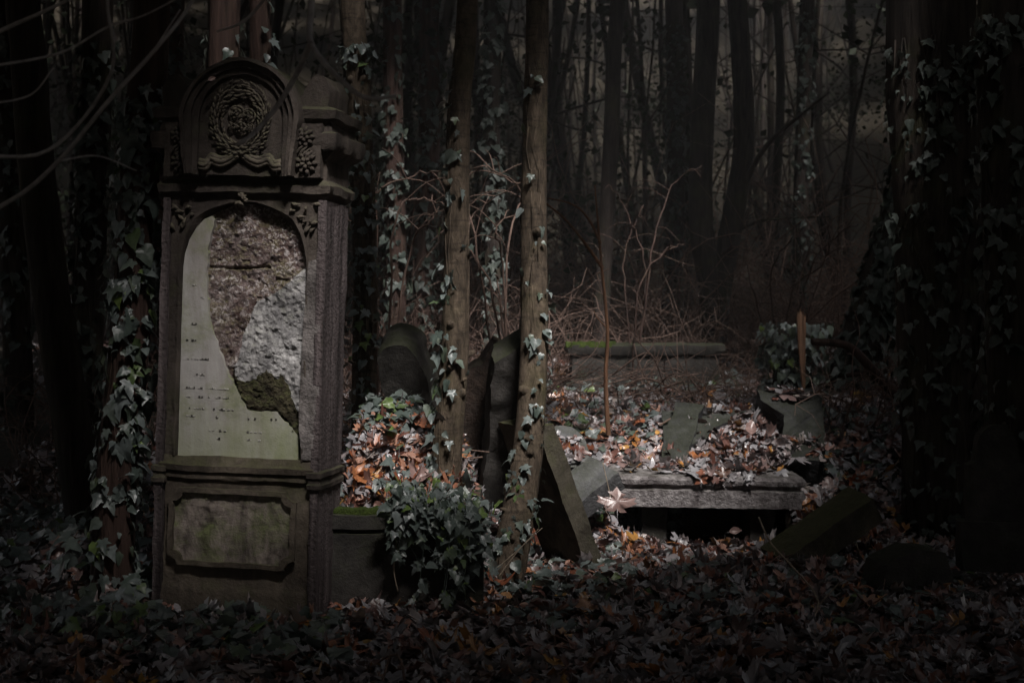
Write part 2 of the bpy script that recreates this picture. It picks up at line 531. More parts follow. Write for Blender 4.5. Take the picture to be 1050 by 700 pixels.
OVAL = [(0, 0.0), (0.12, 0.04), (0.24, 0.18), (0.30, 0.40), (0.26, 0.64), (0.14, 0.86), (0.06, .95), (0.0, 1.0)]
PM += [leaf_proto(OVAL, 0.4, c, f, w, 0.4, i + 81) for i, (c, f, w) in enumerate([(0.4, 0.5, .08), (-0.4, 0.6, .1), (.8, .3, .15)])]
for V_, T_ in PM[-3:]:
    V_ *= .72
TORN = [(0, 0.05), (0.10, -0.06), (0.34, 0.02), (0.22, 0.16), (0.50, 0.30), (0.40, 0.40), (0.46, 0.56), (0.30, 0.52), (0.14, 0.46), (0.10, 0.62), (0.0, 0.74)]
PM += [leaf_proto(TORN, 0.3, c, f, w, 0.5, i + 91) for i, (c, f, w) in enumerate([(0.9, 0.3, .2), (-0.8, 0.3, .2), (1.2, .5, .25)])]


# ------------------------------------------------------------------ terrain
def sst(a, b, x):
    t = np.clip((x - a) / (b - a), 0, 1)
    return t * t * (3 - 2 * t)


def lowf(x, y):
    return (0.5 * np.sin(0.9 * x + 0.6 * y + 1) + 0.5 * np.sin(-0.7 * x + 1.3 * y + 2) + 0.35 * np.sin(2.3 * x - 1.7 * y + .5) + 0.25 * np.sin(3.7 * x + 2.9 * y + 4) + 0.15 * np.sin(7.1 * x - 5.3 * y))


def ground_h(x, y):
    x, y = np.asarray(x, float), np.asarray(y, float)
    r = np.sqrt(x * x + (y - 6) ** 2)
    mound = sst(8.5, 10.6, y) * 0.66 * (1 - 0.25 * sst(2.2, 4.5, np.abs(x - 0.6)))
    h = mound + sst(10.5, 19, y) * 0.5 + sst(24, 80, r) * 24  # outer ground raised all round to shut out the low sky
    h = h + 0.035 * lowf(x * 1.3, y * 1.3) * (1 - 0.5 * sst(12, 20, r)) + 0.25 * sst(14, 40, r) * lowf(x * .25, y * .25)
    # the trodden hollow before the ledger slab and the bank on the left
    h = h - 0.08 * np.exp(-((x - 1.35) / 0.9) ** 2 - ((y - 8.5) / 0.45) ** 2)
    h = h - 0.30 * sst(.62, .78, x) * (1 - sst(1.80, 1.95, x)) * sst(8.80, 9.0, y) * (1 - sst(9.62, 9.8, y))
    h = h + 0.28 * np.exp(-((x + 2.2) / 0.9) ** 2 - ((y - 8.4) / 1.3) ** 2)
    return h


def cover_h(x, y):
    """top of what the leaves lie on: ground plus the earth heaped on the box tomb"""
    h = ground_h(x, y)
    inside = sst(-0.95, -0.8, x) * (1 - sst(-0.3, -0.10, x)) * sst(6.84, 6.90, y) * (1 - sst(8.0, 8.9, y))
    heap = 0.47 + 0.36 * sst(6.9, 7.7, y) * (1 - 0.6 * sst(-0.62, -0.15, x)) + 0.03 * lowf(x * 3, y * 3)
    h = np.where(inside > 0.02, np.maximum(h, h + (heap - h) * inside), h)
    return h


def grid_axis():
    a = [-95, -75, -60, -48, -38, -30, -24, -19, -15, -12, -9.5, -7.5]
    mid = list(np.arange(-6, 6.01, 0.12))
    return np.array(a + mid + [-v for v in a[::-1]])


gx = grid_axis()
gy = np.concatenate([[-90, -70, -55, -42, -32, -24, -18, -13, -9, -6, -3, -1, 1, 2.5, 3.5], np.arange(4.2, 14.5, 0.12), np.arange(15, 24, 0.5), [25, 27, 30, 33, 37, 41, 46, 52, 60, 70, 82, 98]])
XX, YY = np.meshgrid(gx, gy)
ZZ = ground_h(XX, YY)
gb = Buf()
ni, nj = XX.shape
ix = np.arange(ni * nj).reshape(ni, nj)
gb.add(np.column_stack([XX.ravel(), YY.ravel(), ZZ.ravel()]), None, np.stack([ix[:-1, :-1], ix[:-1, 1:], ix[1:, 1:], ix[1:, :-1]], -1).reshape(-1, 4))
tag(gb.build("ground", 'soil'), kind='structure')


def in_gap(p):
    q = np.column_stack([p @ SU, p @ SV])
    best = np.full(len(p), 9.0)
    for i in range(len(GAP) - 1):
        a, b = GAP[i], GAP[i + 1]
        d = b - a
        t = np.clip(((q - a) @ d) / (d @ d), 0, 1)
        w = GAP_W[i] * (1 - t) + GAP_W[i + 1] * t
        best = np.minimum(best, np.linalg.norm(q - (a + t[:, None] * d), axis=1) / w)
    return best < 1 + 0.10 * rng.normal(size=len(p))


# ------------------------------------------------------------------ tombstone (stele)
s_ = 6.6 / F
TS = thing("tombstone", "tall dark sandstone tombstone with a wreath, arched niche and broken pale inscription slab", "tombstone",
           (-1.31, 6.6, -0.01), rot=(0, R(1.75), R(-10)))


def lx(px, py):       # photograph pixel -> local metres on the tombstone's face, its lean taken out
    return ((px - (635 - py) * 0.032) - 237.5) * s_ / 0.985


def lz(py):
    return (635 - py) * s_


HX, NW, NC = 0.362, 0.305, 0.0
ZS, ZN = 1.665, 0.772
# foot and plinth
bm = moulded(-HX + .004, HX - .004, 0.0, 0.33, [(-0.15, .004), (0.14, .004), (0.16, .002), (0.17, -.002), (0.655, -.002), (0.66, .004), (0.672, .012), (0.695, .010), (0.705, .022), (0.732, .024), (0.742, .012), (0.775, .002)])
weather(bm, 0.006, 0.05, 0.007, 8, 1)
plinth = bm_obj(bm, "plinth", 'plinth', TS, True)


def notch_rect(x0, x1, z0, z1, r):
    pts = []
    for cx, cz, a0 in ((x1, z0, 180), (x1, z1, 270), (x0, z1, 0), (x0, z0, 90)):
        arc = [(cx + r * math.cos(R(a0 - a)), cz + r * math.sin(R(a0 - a))) for a in range(0, 91, 18)]
        pts += arc
    return pts


# framed panel of the plinth: a raised rim with scooped corners and a pitted field
rim_o = notch_rect(-0.325, 0.30, 0.262, 0.628, 0.045)
rim_i = notch_rect(-0.300, 0.275, 0.285, 0.605, 0.045)
bm = bmesh.new()
lv = [[bm.verts.new((x, y, z)) for x, z in pts] for pts, y in ((rim_o, -0.012), (rim_o, -0.03), (rim_i, -0.032), (rim_i, -0.008))]
for l0, l1 in zip(lv, lv[1:]):
    n = len(l0)
    for i in range(n):
        bm.faces.new((l0[i], l0[(i + 1) % n], l1[(i + 1) % n], l1[i]))
weather(bm, 0.003, 0.04, 0.005, 12, 2)
bm_obj(bm, "rim", 'plinth', plinth, True)


def relief(outline, step, hf, back, y_of=0.0):
    """a rough sheet of stone with the given outline (x,z): front y = y_of - hf(x,z), closed back at y = back"""
    o = np.array(outline, float)
    # densify the outline
    pts = []
    for a, b in zip(o, np.roll(o, -1, 0)):
        m = max(1, int(np.linalg.norm(b - a) / step))
        for i in range(m):
            pts.append(a + (b - a) * i / m)
    nb = len(pts)
    x0, z0 = o.min(0)
    x1, z1 = o.max(0)
    extra = [(x + step * .3 * (random.random() - .5), z + step * .3 * (random.random() - .5)) for x in np.arange(x0, x1, step) for z in np.arange(z0, z1, step)]
    P = [Vector((p[0], p[1])) for p in pts] + [Vector(p) for p in extra]
    res = mgeo.delaunay_2d_cdt(P, [], [list(range(nb))], 1, 1e-6)
    vs, fs, orig = res[0], res[2], res[3]
    bm = bmesh.new()
    vv = [bm.verts.new((v.x, y_of - hf(v.x, v.y), v.y)) for v in vs]
    for f in fs:
        try:
            bm.faces.new([vv[i] for i in f])
        except ValueError:
            pass
    for v in [v for v in bm.verts if not v.link_faces]:
        bm.verts.remove(v)
    be = [e for e in bm.edges if len(e.link_faces) == 1]
    ext = bmesh.ops.extrude_edge_only(bm, edges=be)
    for g in ext['geom']:
        if isinstance(g, bmesh.types.BMVert):
            g.co.y = back
    return bm


def fr(x, z, f, seed=0.0, oct_=4):
    return mnoise.fractal(Vector((x * f + seed, z * f - seed, seed * .7)), 0.9, 2.1, oct_)


bm = relief(notch_rect(-0.302, 0.277, 0.283, 0.607, 0.045), 0.009, lambda x, z: 0.003 + 0.004 * fr(x, z, 9, 3) + 0.006 * max(0, fr(x, z, 14, 5)) - 0.022 * max(0, fr(x, z, 8, 8) - 0.25), 0.02, -0.008)
bm_obj(bm, "panel", 'panel', plinth, True)

# shaft with the arched niche
angs = sorted(set([180 - 6 * i for i in range(31)] + [math.degrees(math.atan2(2.0 - ZS, HX)), 180 - math.degrees(math.atan2(2.0 - ZS, HX))]), reverse=True)
inner = [(-NW, ZN), (-NW, (ZN + ZS) / 2)] + [(NW * math.cos(R(a)), ZS + NW * math.sin(R(a))) for a in angs] + [(NW, (ZN + ZS) / 2), (NW, ZN)]
outer = [(-HX, ZN), (-HX, (ZN + ZS) / 2)]
for a in angs:
    c, s = math.cos(R(a)), math.sin(R(a))
    k = min(HX / abs(c) if abs(c) > 1e-6 else 9, (2.0 - ZS) / s if s > 1e-6 else 9)
    outer.append((k * c, ZS + k * s))
outer += [(HX, (ZN + ZS) / 2), (HX, ZN)]
bm = bmesh.new()
mid = [((i[0] * 0.86 + o[0] * 0.14), (i[1] * 0.86 + o[1] * 0.14)) for i, o in zip(inner, outer)]
mid2 = [((i[0] * 0.72 + o[0] * 0.28), (i[1] * 0.72 + o[1] * 0.28)) for i, o in zip(inner, outer)]
layers = [(outer, 0.34), (outer, 0.0), (mid2, 0.0), (mid2, -0.010), (mid, -0.010), (inner, 0.012), (inner, 0.10)]
L = [[bm.verts.new((x, y, z)) for x, z in pts] for pts, y in layers]
for l0, l1 in zip(L, L[1:]):
    for i in range(len(l0) - 1):
        try:
            bm.faces.new((l0[i], l0[i + 1], l1[i + 1], l1[i]))
        except ValueError:
            pass
bmesh.ops.contextual_create(bm, geom=L[-1])
weather(bm, 0.0, 0.045, 0.006, 10, 3)
shaft = bm_obj(bm, "shaft", 'sand', TS, True)
# streaked pilasters at the edges, standing on the ground, each with a moulded band
for sx in (-1, 1):
    x0, x1 = (HX + .001, HX + .040) if sx > 0 else (-HX - .040, -HX - .001)
    bm = box(x0, x1, -.016, 0.335, -0.12, 1.986)
    weather(bm, 0.006, 0.045, 0.007, 12, 4 + sx)
    pil = bm_obj(bm, "side_pilaster", 'side', TS, True)
    bm = moulded(x0 - .002, x1 + .002, -.018, 0.337, [(0.640, .0), (0.645, .010), (0.665, .012), (0.675, .006), (0.69, .006), (0.70, .014), (0.722, .014), (0.728, .0)])
    weather(bm, 0.002, 0.045, 0.004, 12, 14 + sx)
    bm_obj(bm, "band", 'sand', pil, True)
# right jamb, weathered pale
bm = relief([(lx(319, 258), 1.70), (lx(332, 258), 1.72), (lx(328, 470), 0.78), (lx(311, 470), 0.78), (lx(308, 420), 0.98), (lx(313, 330), 1.38)], 0.012,
            lambda x, z: 0.012 + 0.010 * fr(x, z, 10, 2), 0.03)
bm_obj(bm, "weathered_jamb", 'jamb', TS, True)

# niche filling: crumbling core, plaster, the broken inscription slab
def arch_outline(w, zb, inset=0.0):
    return [(-w, zb), (w, zb)] + [(w * math.cos(R(a)), ZS + w * math.sin(R(a))) for a in range(0, 181, 6)]


def core_h(x, z):
    lower = max(0, min(1, (1.02 - z) / 0.12)) * max(0, min(1, (x + 0.1) / .1))
    row = math.floor((z + .012 * fr(x, z, 5, 7)) / 0.085)
    jz = abs((z + .012 * fr(x, z, 5, 7)) / 0.085 - row - .5) * 2
    jx = abs(((x + .05 * (row % 2) + .01 * fr(x, z, 6, 9)) / 0.19) % 1 - .5) * 2
    joint = max(0, jz - .82) * .05 * (1 if fr(x, z, 4, 31) > .15 else 0)
    crack = 0.03 * max(0, 1 - abs(z - lz(271) - .01 * fr(x, z, 8, 3)) / .007) * (1 if x < .12 else 0)
    return max(-.02, min(0.050, 0.034 + 0.016 * fr(x, z, 6, 1) + 0.012 * fr(x, z, 15, 2) + 0.010 * abs(fr(x, z, 34, 6)) + .014 * max(0, fr(x, z, 10, 17) - .1) - joint - crack - 0.03 * lower))


bm = relief(arch_outline(NW - .004, ZN + .003), 0.0075, core_h, 0.105, 0.075)
bm_obj(bm, "mortar_core", 'mortar', TS, True)
pl = [(316, 268), (300, 283), (287, 293), (275, 300), (263, 306), (257, 316), (254, 328), (249, 340), (246, 352), (244, 364), (238, 372), (240, 384), (250, 390), (262, 385), (272, 376),
      (284, 384), (294, 392), (299, 402), (306, 416), (316, 402), (317, 350), (318, 300)]
def ragged(pts, amp, m=4):
    out = []
    for a, b in zip(pts, pts[1:] + pts[:1]):
        for t in range(m):
            f = t / m
            k = amp if t else amp * .4
            out.append((a[0] + (b[0] - a[0]) * f + random.uniform(-k, k), a[1] + (b[1] - a[1]) * f + random.uniform(-k, k)))
    return out


bm = relief(ragged([(lx(x, y), lz(y)) for x, y in pl], .0045), 0.008, lambda x, z: 0.008 + 0.010 * fr(x, z, 8, 11) + 0.012 * abs(fr(x, z, 20, 12)) + 0.008 * fr(x, z, 44, 13, 2), 0.06, 0.022)
bm_obj(bm, "plaster_patch", 'plaster', TS, True)
ms = [(240, 384), (250, 388), (262, 384), (272, 375), (283, 382), (290, 378), (296, 392), (300, 404), (306, 418), (309, 440), (300, 436), (294, 424), (283, 414), (268, 413), (254, 414), (246, 402)]
bm = relief(ragged([(lx(x, y), lz(y)) for x, y in ms], .008), 0.009, lambda x, z: 0.010 + 0.012 * fr(x, z, 12, 21) + 0.012 * abs(fr(x, z, 30, 22)), 0.06, 0.024)
bm_obj(bm, "moss_patch", 'wet_moss', TS, True)
sl = [(178, 467), (305, 471), (306, 441), (295, 428), (283, 417), (254, 417), (246, 404), (237, 391), (228, 372), (221, 352), (214, 333), (210.5, 310), (209.5, 290), (210, 262), (213, 240), (218, 222), (214, 219),
      (207, 222), (199, 230), (191, 243), (186, 258), (184, 272), (182, 330), (180, 400)]
slo = []
for i, (x, y) in enumerate(sl):
    slo.append((lx(x, y), lz(y)))
# chip the broken edge
slab_pts = []
for i, (a, b) in enumerate(zip(slo, slo[1:] + slo[:1])):
    slab_pts.append(a)
    if 2 <= i <= 15:
        for t in (0.2, 0.4, 0.6, 0.8):
            slab_pts.append((a[0] + (b[0] - a[0]) * t + random.uniform(-.0055, .0055), a[1] + (b[1] - a[1]) * t + random.uniform(-.0055, .0055)))
bm = relief(slab_pts, 0.014, lambda x, z: 0.0025 * fr(x, z, 6, 4), 0.055, 0.012)
slab = bm_obj(bm, "inscription_slab", 'marble', TS, True)
slab['label'] = "broken pale inscription slab with rows of worn letter marks"
# rows of worn lettering: what is left of the letters are short pale and dark ticks
rows = [(366, [(188, 211)], 7), (382, [(198, 207)], 3), (396, [(187, 204), (211, 232)], 9), (405, [(187, 205), (211, 232)], 8), (417, [(187, 205), (216, 247)], 12),
        (425, [(187, 206), (219, 222), (253, 260), (277, 284)], 10), (439, [(210, 228), (247, 271)], 10), (447, [(216, 222), (252, 256), (264, 267)], 5),
        (290, [(194, 201)], 3), (303, [(203, 208)], 2), (347, [(187, 200)], 4), (330, [(190, 199)], 3)]
for dark in (False, True):
    random.seed(5)
    lb = Buf()
    for py, spans, n in rows:
        for a, b in spans:
            x = a
            while x < b:
                w = random.choice((1.2, 1.8, 2.4, 1.0))
                if (random.random() < 0.35) == dark:
                    h = random.choice((0.6, 0.8, 1.1 if dark else .8))
                    X0, X1, Z0, Z1 = lx(x, py), lx(x + w, py), lz(py + h), lz(py - h * .6)
                    vs = [(X0, -.0015, Z0), (X1, -.0015, Z0), (X1, -.0015, Z1), (X0, -.0015, Z1)]
                    yb = 0.016
                    yf = 0.0085
                    V = [(vx, yf, vz) for vx, _, vz in vs] + [(vx, yb, vz) for vx, _, vz in vs]
                    lb.add(V, None, [(0, 1, 2, 3), (0, 4, 5, 1), (1, 5, 6, 2), (2, 6, 7, 3), (3, 7, 4, 0)])
                x += w + random.choice((0.9, 1.3, 2.4))
    o = lb.build("lettering", 'darkstone' if dark else 'pin', slab, smooth=False, local=True)
# entablature: ledge, block, cornice
HXC = 0.390
bm = moulded(-HXC, HXC, 0.0, 0.34, [(1.99, .0), (2.0, .012), (2.015, .03), (2.05, .034), (2.065, .02), (2.075, .004), (2.17, .004), (2.185, .02), (2.215, .055), (2.25, .065), (2.29, .065), (2.30, .03), (2.345, .022),
                                   (2.36, .05), (2.40, .058), (2.415, .03), (2.42, .0)])
weather(bm, 0.004, 0.045, 0.008, 9, 6)
bm_obj(bm, "entablature", 'sand', TS, True)
# side blocks with carved rosettes
for sx in (-1, 1):
    bm = box(sx * 0.305 - .075, sx * 0.305 + .075, -0.012 - .05, 0.0, 2.085, 2.335)
    weather(bm, 0.008, 0.04, 0.006, 12, 7 + sx)
    blk = bm_obj(bm, "frieze_block", 'sand', TS, True)
    rb = Buf()
    for cx, cz, r in ((sx * .305, 2.27, .034), (sx * .305 + .01, 2.15, .04)):
        for ring, (rr, nn, sz) in enumerate(((r, 9, .016), (r * .45, 5, .013))):
            for k in range(nn):
                a = k * 2 * math.pi / nn + ring
                c = np.array([cx + rr * math.cos(a), -0.064 - .008 * ring, cz + rr * math.sin(a)])
                d = np.array([math.cos(a), 0, math.sin(a)])
                tube(rb, np.array([c - d * sz, c + np.array([0, -.012, 0]), c + d * sz]), [.004, .012, .003], 6)
    for k in range(5):
        a0 = np.array([sx * .305 - .04 + .012 * k, -.066, 2.19 - .01 * k])
        tube(rb, np.array([a0, a0 + [0.02, -.01, .025], a0 + [.045, -.002, .05]]), [.004, .008, .002], 5)
    rb.build("rosette", 'sand', blk, local=True)
# aedicule: arched frame round the wreath
ZA, RA, RI = 2.35, 0.290, 0.205
ang2 = [180 - 7.5 * i for i in range(25)]
oi = [(-RI, 2.09)] + [(RI * math.cos(R(a)), ZA + RI * math.sin(R(a))) for a in ang2] + [(RI, 2.09)]
oo = [(-RA + .03, 2.09)] + [(RA * math.cos(R(a)), ZA + 0.95 * RA * math.sin(R(a))) for a in ang2] + [(RA - .03, 2.09)]
oq = [((i[0] * .25 + o[0] * .75), (i[1] * .25 + o[1] * .75)) for i, o in zip(oi, oo)]
om = [((i[0] * .62 + o[0] * .38), (i[1] * .62 + o[1] * .38)) for i, o in zip(oi, oo)]
bm = bmesh.new()
L = [[bm.verts.new((x, y, z)) for x, z in pts] for pts, y in ((oo, 0.24), (oo, -0.12), (oq, -0.125), (oq, -0.105), (om, -0.105), (om, -0.09), (oi, -0.088), (oi, -0.07))]
for l0, l1 in zip(L, L[1:]):
    for i in range(len(l0) - 1):
        bm.faces.new((l0[i], l0[i + 1], l1[i + 1], l1[i]))
bmesh.ops.contextual_create(bm, geom=L[-1])
bmesh.ops.contextual_create(bm, geom=L[0])
weather(bm, 0.0, 0.04, 0.007, 9, 9)
ped = bm_obj(bm, "pediment", 'sand', TS, True)
wb = Buf()
wc = (0.0, 2.345)
for row in range(4):
    nl = 46 + 3 * row
    for k in range(nl):
        a = (k + .5 * (row % 2)) * 2 * math.pi / nl - math.pi / 2 + .03 * rng.normal()
        rr = 0.092 + 0.018 * row + .004 * rng.normal()
        sgn = 1 if math.cos(a) > 0 else -1
        c = np.array([wc[0] + rr * 0.98 * math.cos(a), -0.080 - 0.012 * math.sin((row + .5) / 4 * math.pi) - .004 * rng.random(), wc[1] + rr * 1.2 * math.sin(a)])
        t = np.array([-math.sin(a) * sgn, -.25, math.cos(a) * sgn]) + np.array([math.cos(a), 0, math.sin(a)]) * (row - 1.5) * .35
        t = t / np.linalg.norm(t)
        l = .013 + .004 * rng.random()
        tube(wb, np.array([c - t * l, c - t * l * .4 + [0, -.004, 0], c + t * l * .2 + [0, -.006, 0], c + t * l]), [.003, .0062, .0052, .001], 5)
for (ox, oz, r0) in ((-.022, .028, .036), (.036, .018, .032), (.004, -.034, .034), (-.04, -.03, .022), (.042, -.036, .02)):
    for ring, (fr_, n_) in enumerate(((1.0, 6), (.62, 5), (.25, 3))):
        for k in range(n_):
            a = k * 2 * math.pi / n_ + ring * .6
            aa = a + np.linspace(-.62, .62, 5)
            P_ = np.column_stack([wc[0] + ox + r0 * fr_ * np.cos(aa), np.full(5, -.080 - .010 * ring), wc[1] + oz + r0 * fr_ * np.sin(aa)])
            tube(wb, P_, np.array([.002, .006, .0075, .006, .002]) * (r0 / .034), 5)
wb.build("wreath", 'wreath', ped, local=True)
rb = Buf()
for sx in (-1, 1):      # ribbon ends under the wreath
    pts = [(0.0, 2.20), (sx * .05, 2.165), (sx * .095, 2.15), (sx * .14, 2.165), (sx * .165, 2.135), (sx * .20, 2.14)]
    p = spline([(x, -0.08, z) for x, z in pts], 16)
    for dz in (-.016, 0.0, .016):
        tube(rb, p + [0, -.006 * (dz == 0), dz], .013, 6)
rb.build("ribbon", 'wreath', ped, local=True)
# corner ornaments on the cornice
for sx in (-1, 1):
    pts = [(sx * .40, 2.40), (sx * .41, 2.50), (sx * .385, 2.555), (sx * .34, 2.565), (sx * .30, 2.52), (sx * .275, 2.475), (sx * .24, 2.455), (sx * .235, 2.40)]
    bm = prism(pts, -0.03, 0.27)
    weather(bm, 0.012, 0.04, 0.008, 10, 12 + sx)
    bm_obj(bm, "corner_ornament", 'sand', TS, True)
# carved sprigs over the arch
for sx in (-1, 1):
    sb = Buf()
    for k in range(14):
        c = np.array([sx * (.22 + .14 * rng.random()), -.006, 1.84 + .13 * rng.random()])
        if (c[0] ** 2 + (c[2] - ZS) ** 2) < (NW + .045) ** 2:
            continue
        d = rnd_dirs(1)[0] * [1, .1, 1]
        tube(sb, np.array([c - d * .025, c + [0, -.012, 0], c + d * .025]), [.003, .011, .002], 5)
    sb.build('carved_sprig', 'wreath', shaft, local=True)
sb = Buf()
for k in range(8):
    c = np.array([.0 + .02 * rng.normal(), -.02, 1.99 + .012 * rng.normal()])
    d = rnd_dirs(1)[0] * [1, .2, 1]
    tube(sb, np.array([c - d * .018, c + [0, -.012, 0], c + d * .018]), [.003, .010, .002], 5)
sb.build("carved_sprig", 'wreath', shaft, local=True)

# ------------------------------------------------------------------ box tomb beside it
BT = thing("box_tomb", "low box tomb with a mossy front edge under heaped leaves, beside the tall tombstone", "tomb", (-0.5, 6.8, 0))
bm = moulded(-0.93 + .5, -0.16 + .5, -0.02, 0.14, [(-0.1, .02), (0.38, .02), (0.385, .008), (0.40, .008), (0.405, .03), (0.47, .03), (0.487, .015)])
weather(bm, 0.004, 0.05, 0.006, 9, 20)
bm_obj(bm, "front_wall", 'darkstone', BT, True)
for x0, x1 in ((-.90 + .5, -.80 + .5), (-.27 + .5, -.17 + .5)):
    bm = box(x0, x1, 0.145, 1.35, -0.1, 0.46)
    weather(bm, 0.01, 0.08, 0.008, 7, 21 + x0)
    bm_obj(bm, "side_wall", 'darkstone', BT, True)
eb = Buf()
ex, ey = np.meshgrid(np.linspace(-0.94, -0.06, 40), np.linspace(6.86, 8.9, 70))
ez = cover_h(ex, ey) - 0.012
k = np.arange(ex.size).reshape(ex.shape)
eb.add(np.column_stack([ex.ravel(), ey.ravel(), ez.ravel()]), None, np.stack([k[:-1, :-1], k[:-1, 1:], k[1:, 1:], k[1:, :-1]], -1).reshape(-1, 4))
eb.build("earth_fill", 'soil', BT)
# moss cushion on the front edge
bm = relief([(-0.92 + .5, 0.0), (-0.50 + .5, 0.0), (-0.48 + .5, .06), (-.62 + .5, .12), (-.92 + .5, .13)], 0.010, lambda x, z: 0.014 + 0.012 * fr(x, z, 26, 5), 0.03)
for v in bm.verts:      # lay it flat, hanging a little over the edge
    x, y, z = v.co
    d = z - 0.035
    v.co = Vector((x, -0.045 + max(0, d), 0.487 - y * 1.0 - max(0, -d) * 1.0))
bm_obj(bm, "moss_cushion", 'moss', BT, True)


# ------------------------------------------------------------------ fallen and leaning stones
def stone(name, label, cat, px, py, y, bm, mat, rot, wl=(0.012, 0.05, 0.008, 9), seed=0, part=None, group=None):
    """one stone: its mesh is the thing itself"""
    weather(bm, wl[0], wl[1], wl[2], wl[3], seed)
    o = bm_obj(bm, name, mat, None, True)
    o.location = Vector(U(px, py, y))
    o.rotation_euler = tuple(R(a) for a in rot)
    return tag(o, label, cat, group)


def headstone_outline(w, h, top='round', shoulder=0.0):
    p = [(-w / 2, 0), (w / 2, 0)]
    if top == 'round':
        p += [(w / 2 * math.cos(R(a)), h - w / 2 + w / 2 * math.sin(R(a))) for a in range(0, 181, 12)]
    elif top == 'low':
        p += [(w / 2 * math.cos(R(a)), h - w * .22 + w * .22 * math.sin(R(a))) for a in range(0, 181, 12)]
    elif top == 'gable':
        p += [(w / 2, h - w * .4), (0, h), (-w / 2, h - w * .4)]
    elif top == 'slant':
        p += [(w / 2, h), (-w / 2, h - w * .75)]
    return p


stone("headstone", "dark headstone leaning left behind the thinner lit tree, leftmost of three", "headstone", 463, 508, 8.30,
      prism(headstone_outline(0.25, 1.06, 'round'), -0.16, 0.16), 'darkstone', (22, -15, -8), (0.03, .04, .022, 6), seed=31)
stone("headstone", "wide rough headstone with a hollowed brown face between the two slender trees, middle of three", "headstone", 487, 510, 8.50,
      prism([(-.30, -.05), (.28, -.05), (.27, .55), (.22, .90), (.10, .98), (.03, .84), (-.05, .80), (-.10, 1.0), (-.22, 1.05), (-.29, .85), (-.31, .5)], -0.08, 0.12), 'hollow', (9, 0, 6), (0.03, .035, .028, 7), seed=32)
stone("headstone", "dark headstone with a sloping top leaning right towards the brighter tree, rightmost of three", "headstone", 512, 508, 8.25,
      prism(headstone_outline(0.24, 1.06, 'slant'), -0.12, 0.14), 'darkstone', (20, 3, 8), (0.022, .04, .02, 7), seed=33)
stone("leaning_slab", "mossy stone slab propped at a slant against the tree with the bent foot", "slab", 606, 574, 7.75,
      prism([(-0.055, -0.05), (0.055, -0.05), (0.05, 0.80), (-0.05, 0.82)], -0.02, 0.42), 'mossy', (0, -22, 30), seed=34)
stone("fallen_headstone", "small rounded grey headstone lying tilted among leaves behind the leaning slab", "headstone", 583, 483, 8.9,
      prism(headstone_outline(0.30, 0.36, 'round'), -0.04, 0.05), 'grey', (-48, 0, 12), seed=35)
stone("broken_slab", "broken wedge of grey stone with a pale top edge beside the ledger slab", "slab", 612, 500, 8.7,
      box(-0.16, 0.15, -0.05, 0.24, -0.10, 0.035), 'grey', (20, -34, 24), seed=36)

# ledger slab with a moulded edge, raised on two blocks
LS = thing("ledger_slab", "pale moulded ledger slab lying level over a dark gap, leaves heaped on it", "tomb", U(727, 545, 9.0), rot=(0, R(0.8), R(-2)))
bm = moulded(-0.585, 0.565, 0.06, 0.75, [(0.145, .0), (0.15, .03), (0.255, .035), (0.262, .022), (0.275, .016), (0.287, .022), (0.295, .045), (0.325, .052), (0.345, .04), (0.352, .0)])
weather(bm, 0.004, 0.035, 0.007, 14, 40)
bm_obj(bm, "top_slab", 'pale', LS, True)
for x0 in (-0.42, 0.28):
    bm = box(x0, x0 + 0.16, 0.16, 0.6, -0.12, 0.143)
    weather(bm, 0.01, 0.06, 0.008, 8, 41 + x0)
    bm_obj(bm, "support_block", 'darkstone', LS, True)

# the larger fallen monument behind it
FM = thing("fallen_monument", "broad broken grey monument lying tilted behind the ledger slab, its sunken face filled with leaves", "monument", U(765, 478, 9.65), rot=(R(-62), 0, R(-3)))
bm = box(-0.54, 0.56, 0.03, 0.17, -0.1, 0.78)
weather(bm, 0.012, 0.05, 0.012, 8, 50)
bm_obj(bm, "back_slab", 'monument', FM, True)
bm = prism([(-0.58, -0.06), (-0.42, -0.06), (-0.33, 0.30), (-0.29, 0.56), (-0.24, 0.70), (-0.45, 0.74), (-0.47, 0.58), (-0.55, 0.30)], -0.07, 0.028)
weather(bm, 0.014, 0.04, 0.012, 9, 51)
bm_obj(bm, "left_rail", 'monument', FM, True)
bm = prism([(-0.35, 0.20), (-0.26, 0.26), (-0.20, 0.42), (-0.06, 0.52), (-0.05, 0.60), (-0.20, 0.62), (-0.30, 0.50)], -0.045, 0.028)
weather(bm, 0.015, 0.04, 0.014, 9, 52)
bm_obj(bm, "broken_arm", 'monument', FM, True)
bm = prism([(0.26, -0.12), (0.50, -0.16), (0.56, 0.30), (0.60, 0.66), (0.54, 0.80), (0.14, 0.76), (0.17, 0.60), (0.30, 0.44), (0.27, 0.2)], -0.15, 0.22)
weather(bm, 0.014, 0.04, 0.012, 9, 53)
bm_obj(bm, "right_block", 'monument', FM, True)

# rear box tomb
RT = thing("rear_tomb", "long low tomb with a moss edged lid in front of the twin trunked tree", "tomb", U(660, 398, 13.0))
bm = moulded(-0.66, 0.70, 0, 0.7, [(-0.15, .0), (0.30, .0), (0.31, .03), (0.35, .05), (0.395, .05), (0.41, .02)])
weather(bm, 0.006, 0.07, 0.010, 7, 60)
bm_obj(bm, "chest", 'darkstone', RT, True)
bm = relief([(-0.72, -.05), (-.30, -.05), (-.25, .05), (-.5, .10), (-.72, .12)], 0.014, lambda x, z: 0.016 + .014 * fr(x, z, 20, 9), 0.03)
for v in bm.verts:
    x, y, z = v.co
    v.co = Vector((x, z, 0.41 - y))
bm_obj(bm, "moss_cushion", 'moss', RT, True)

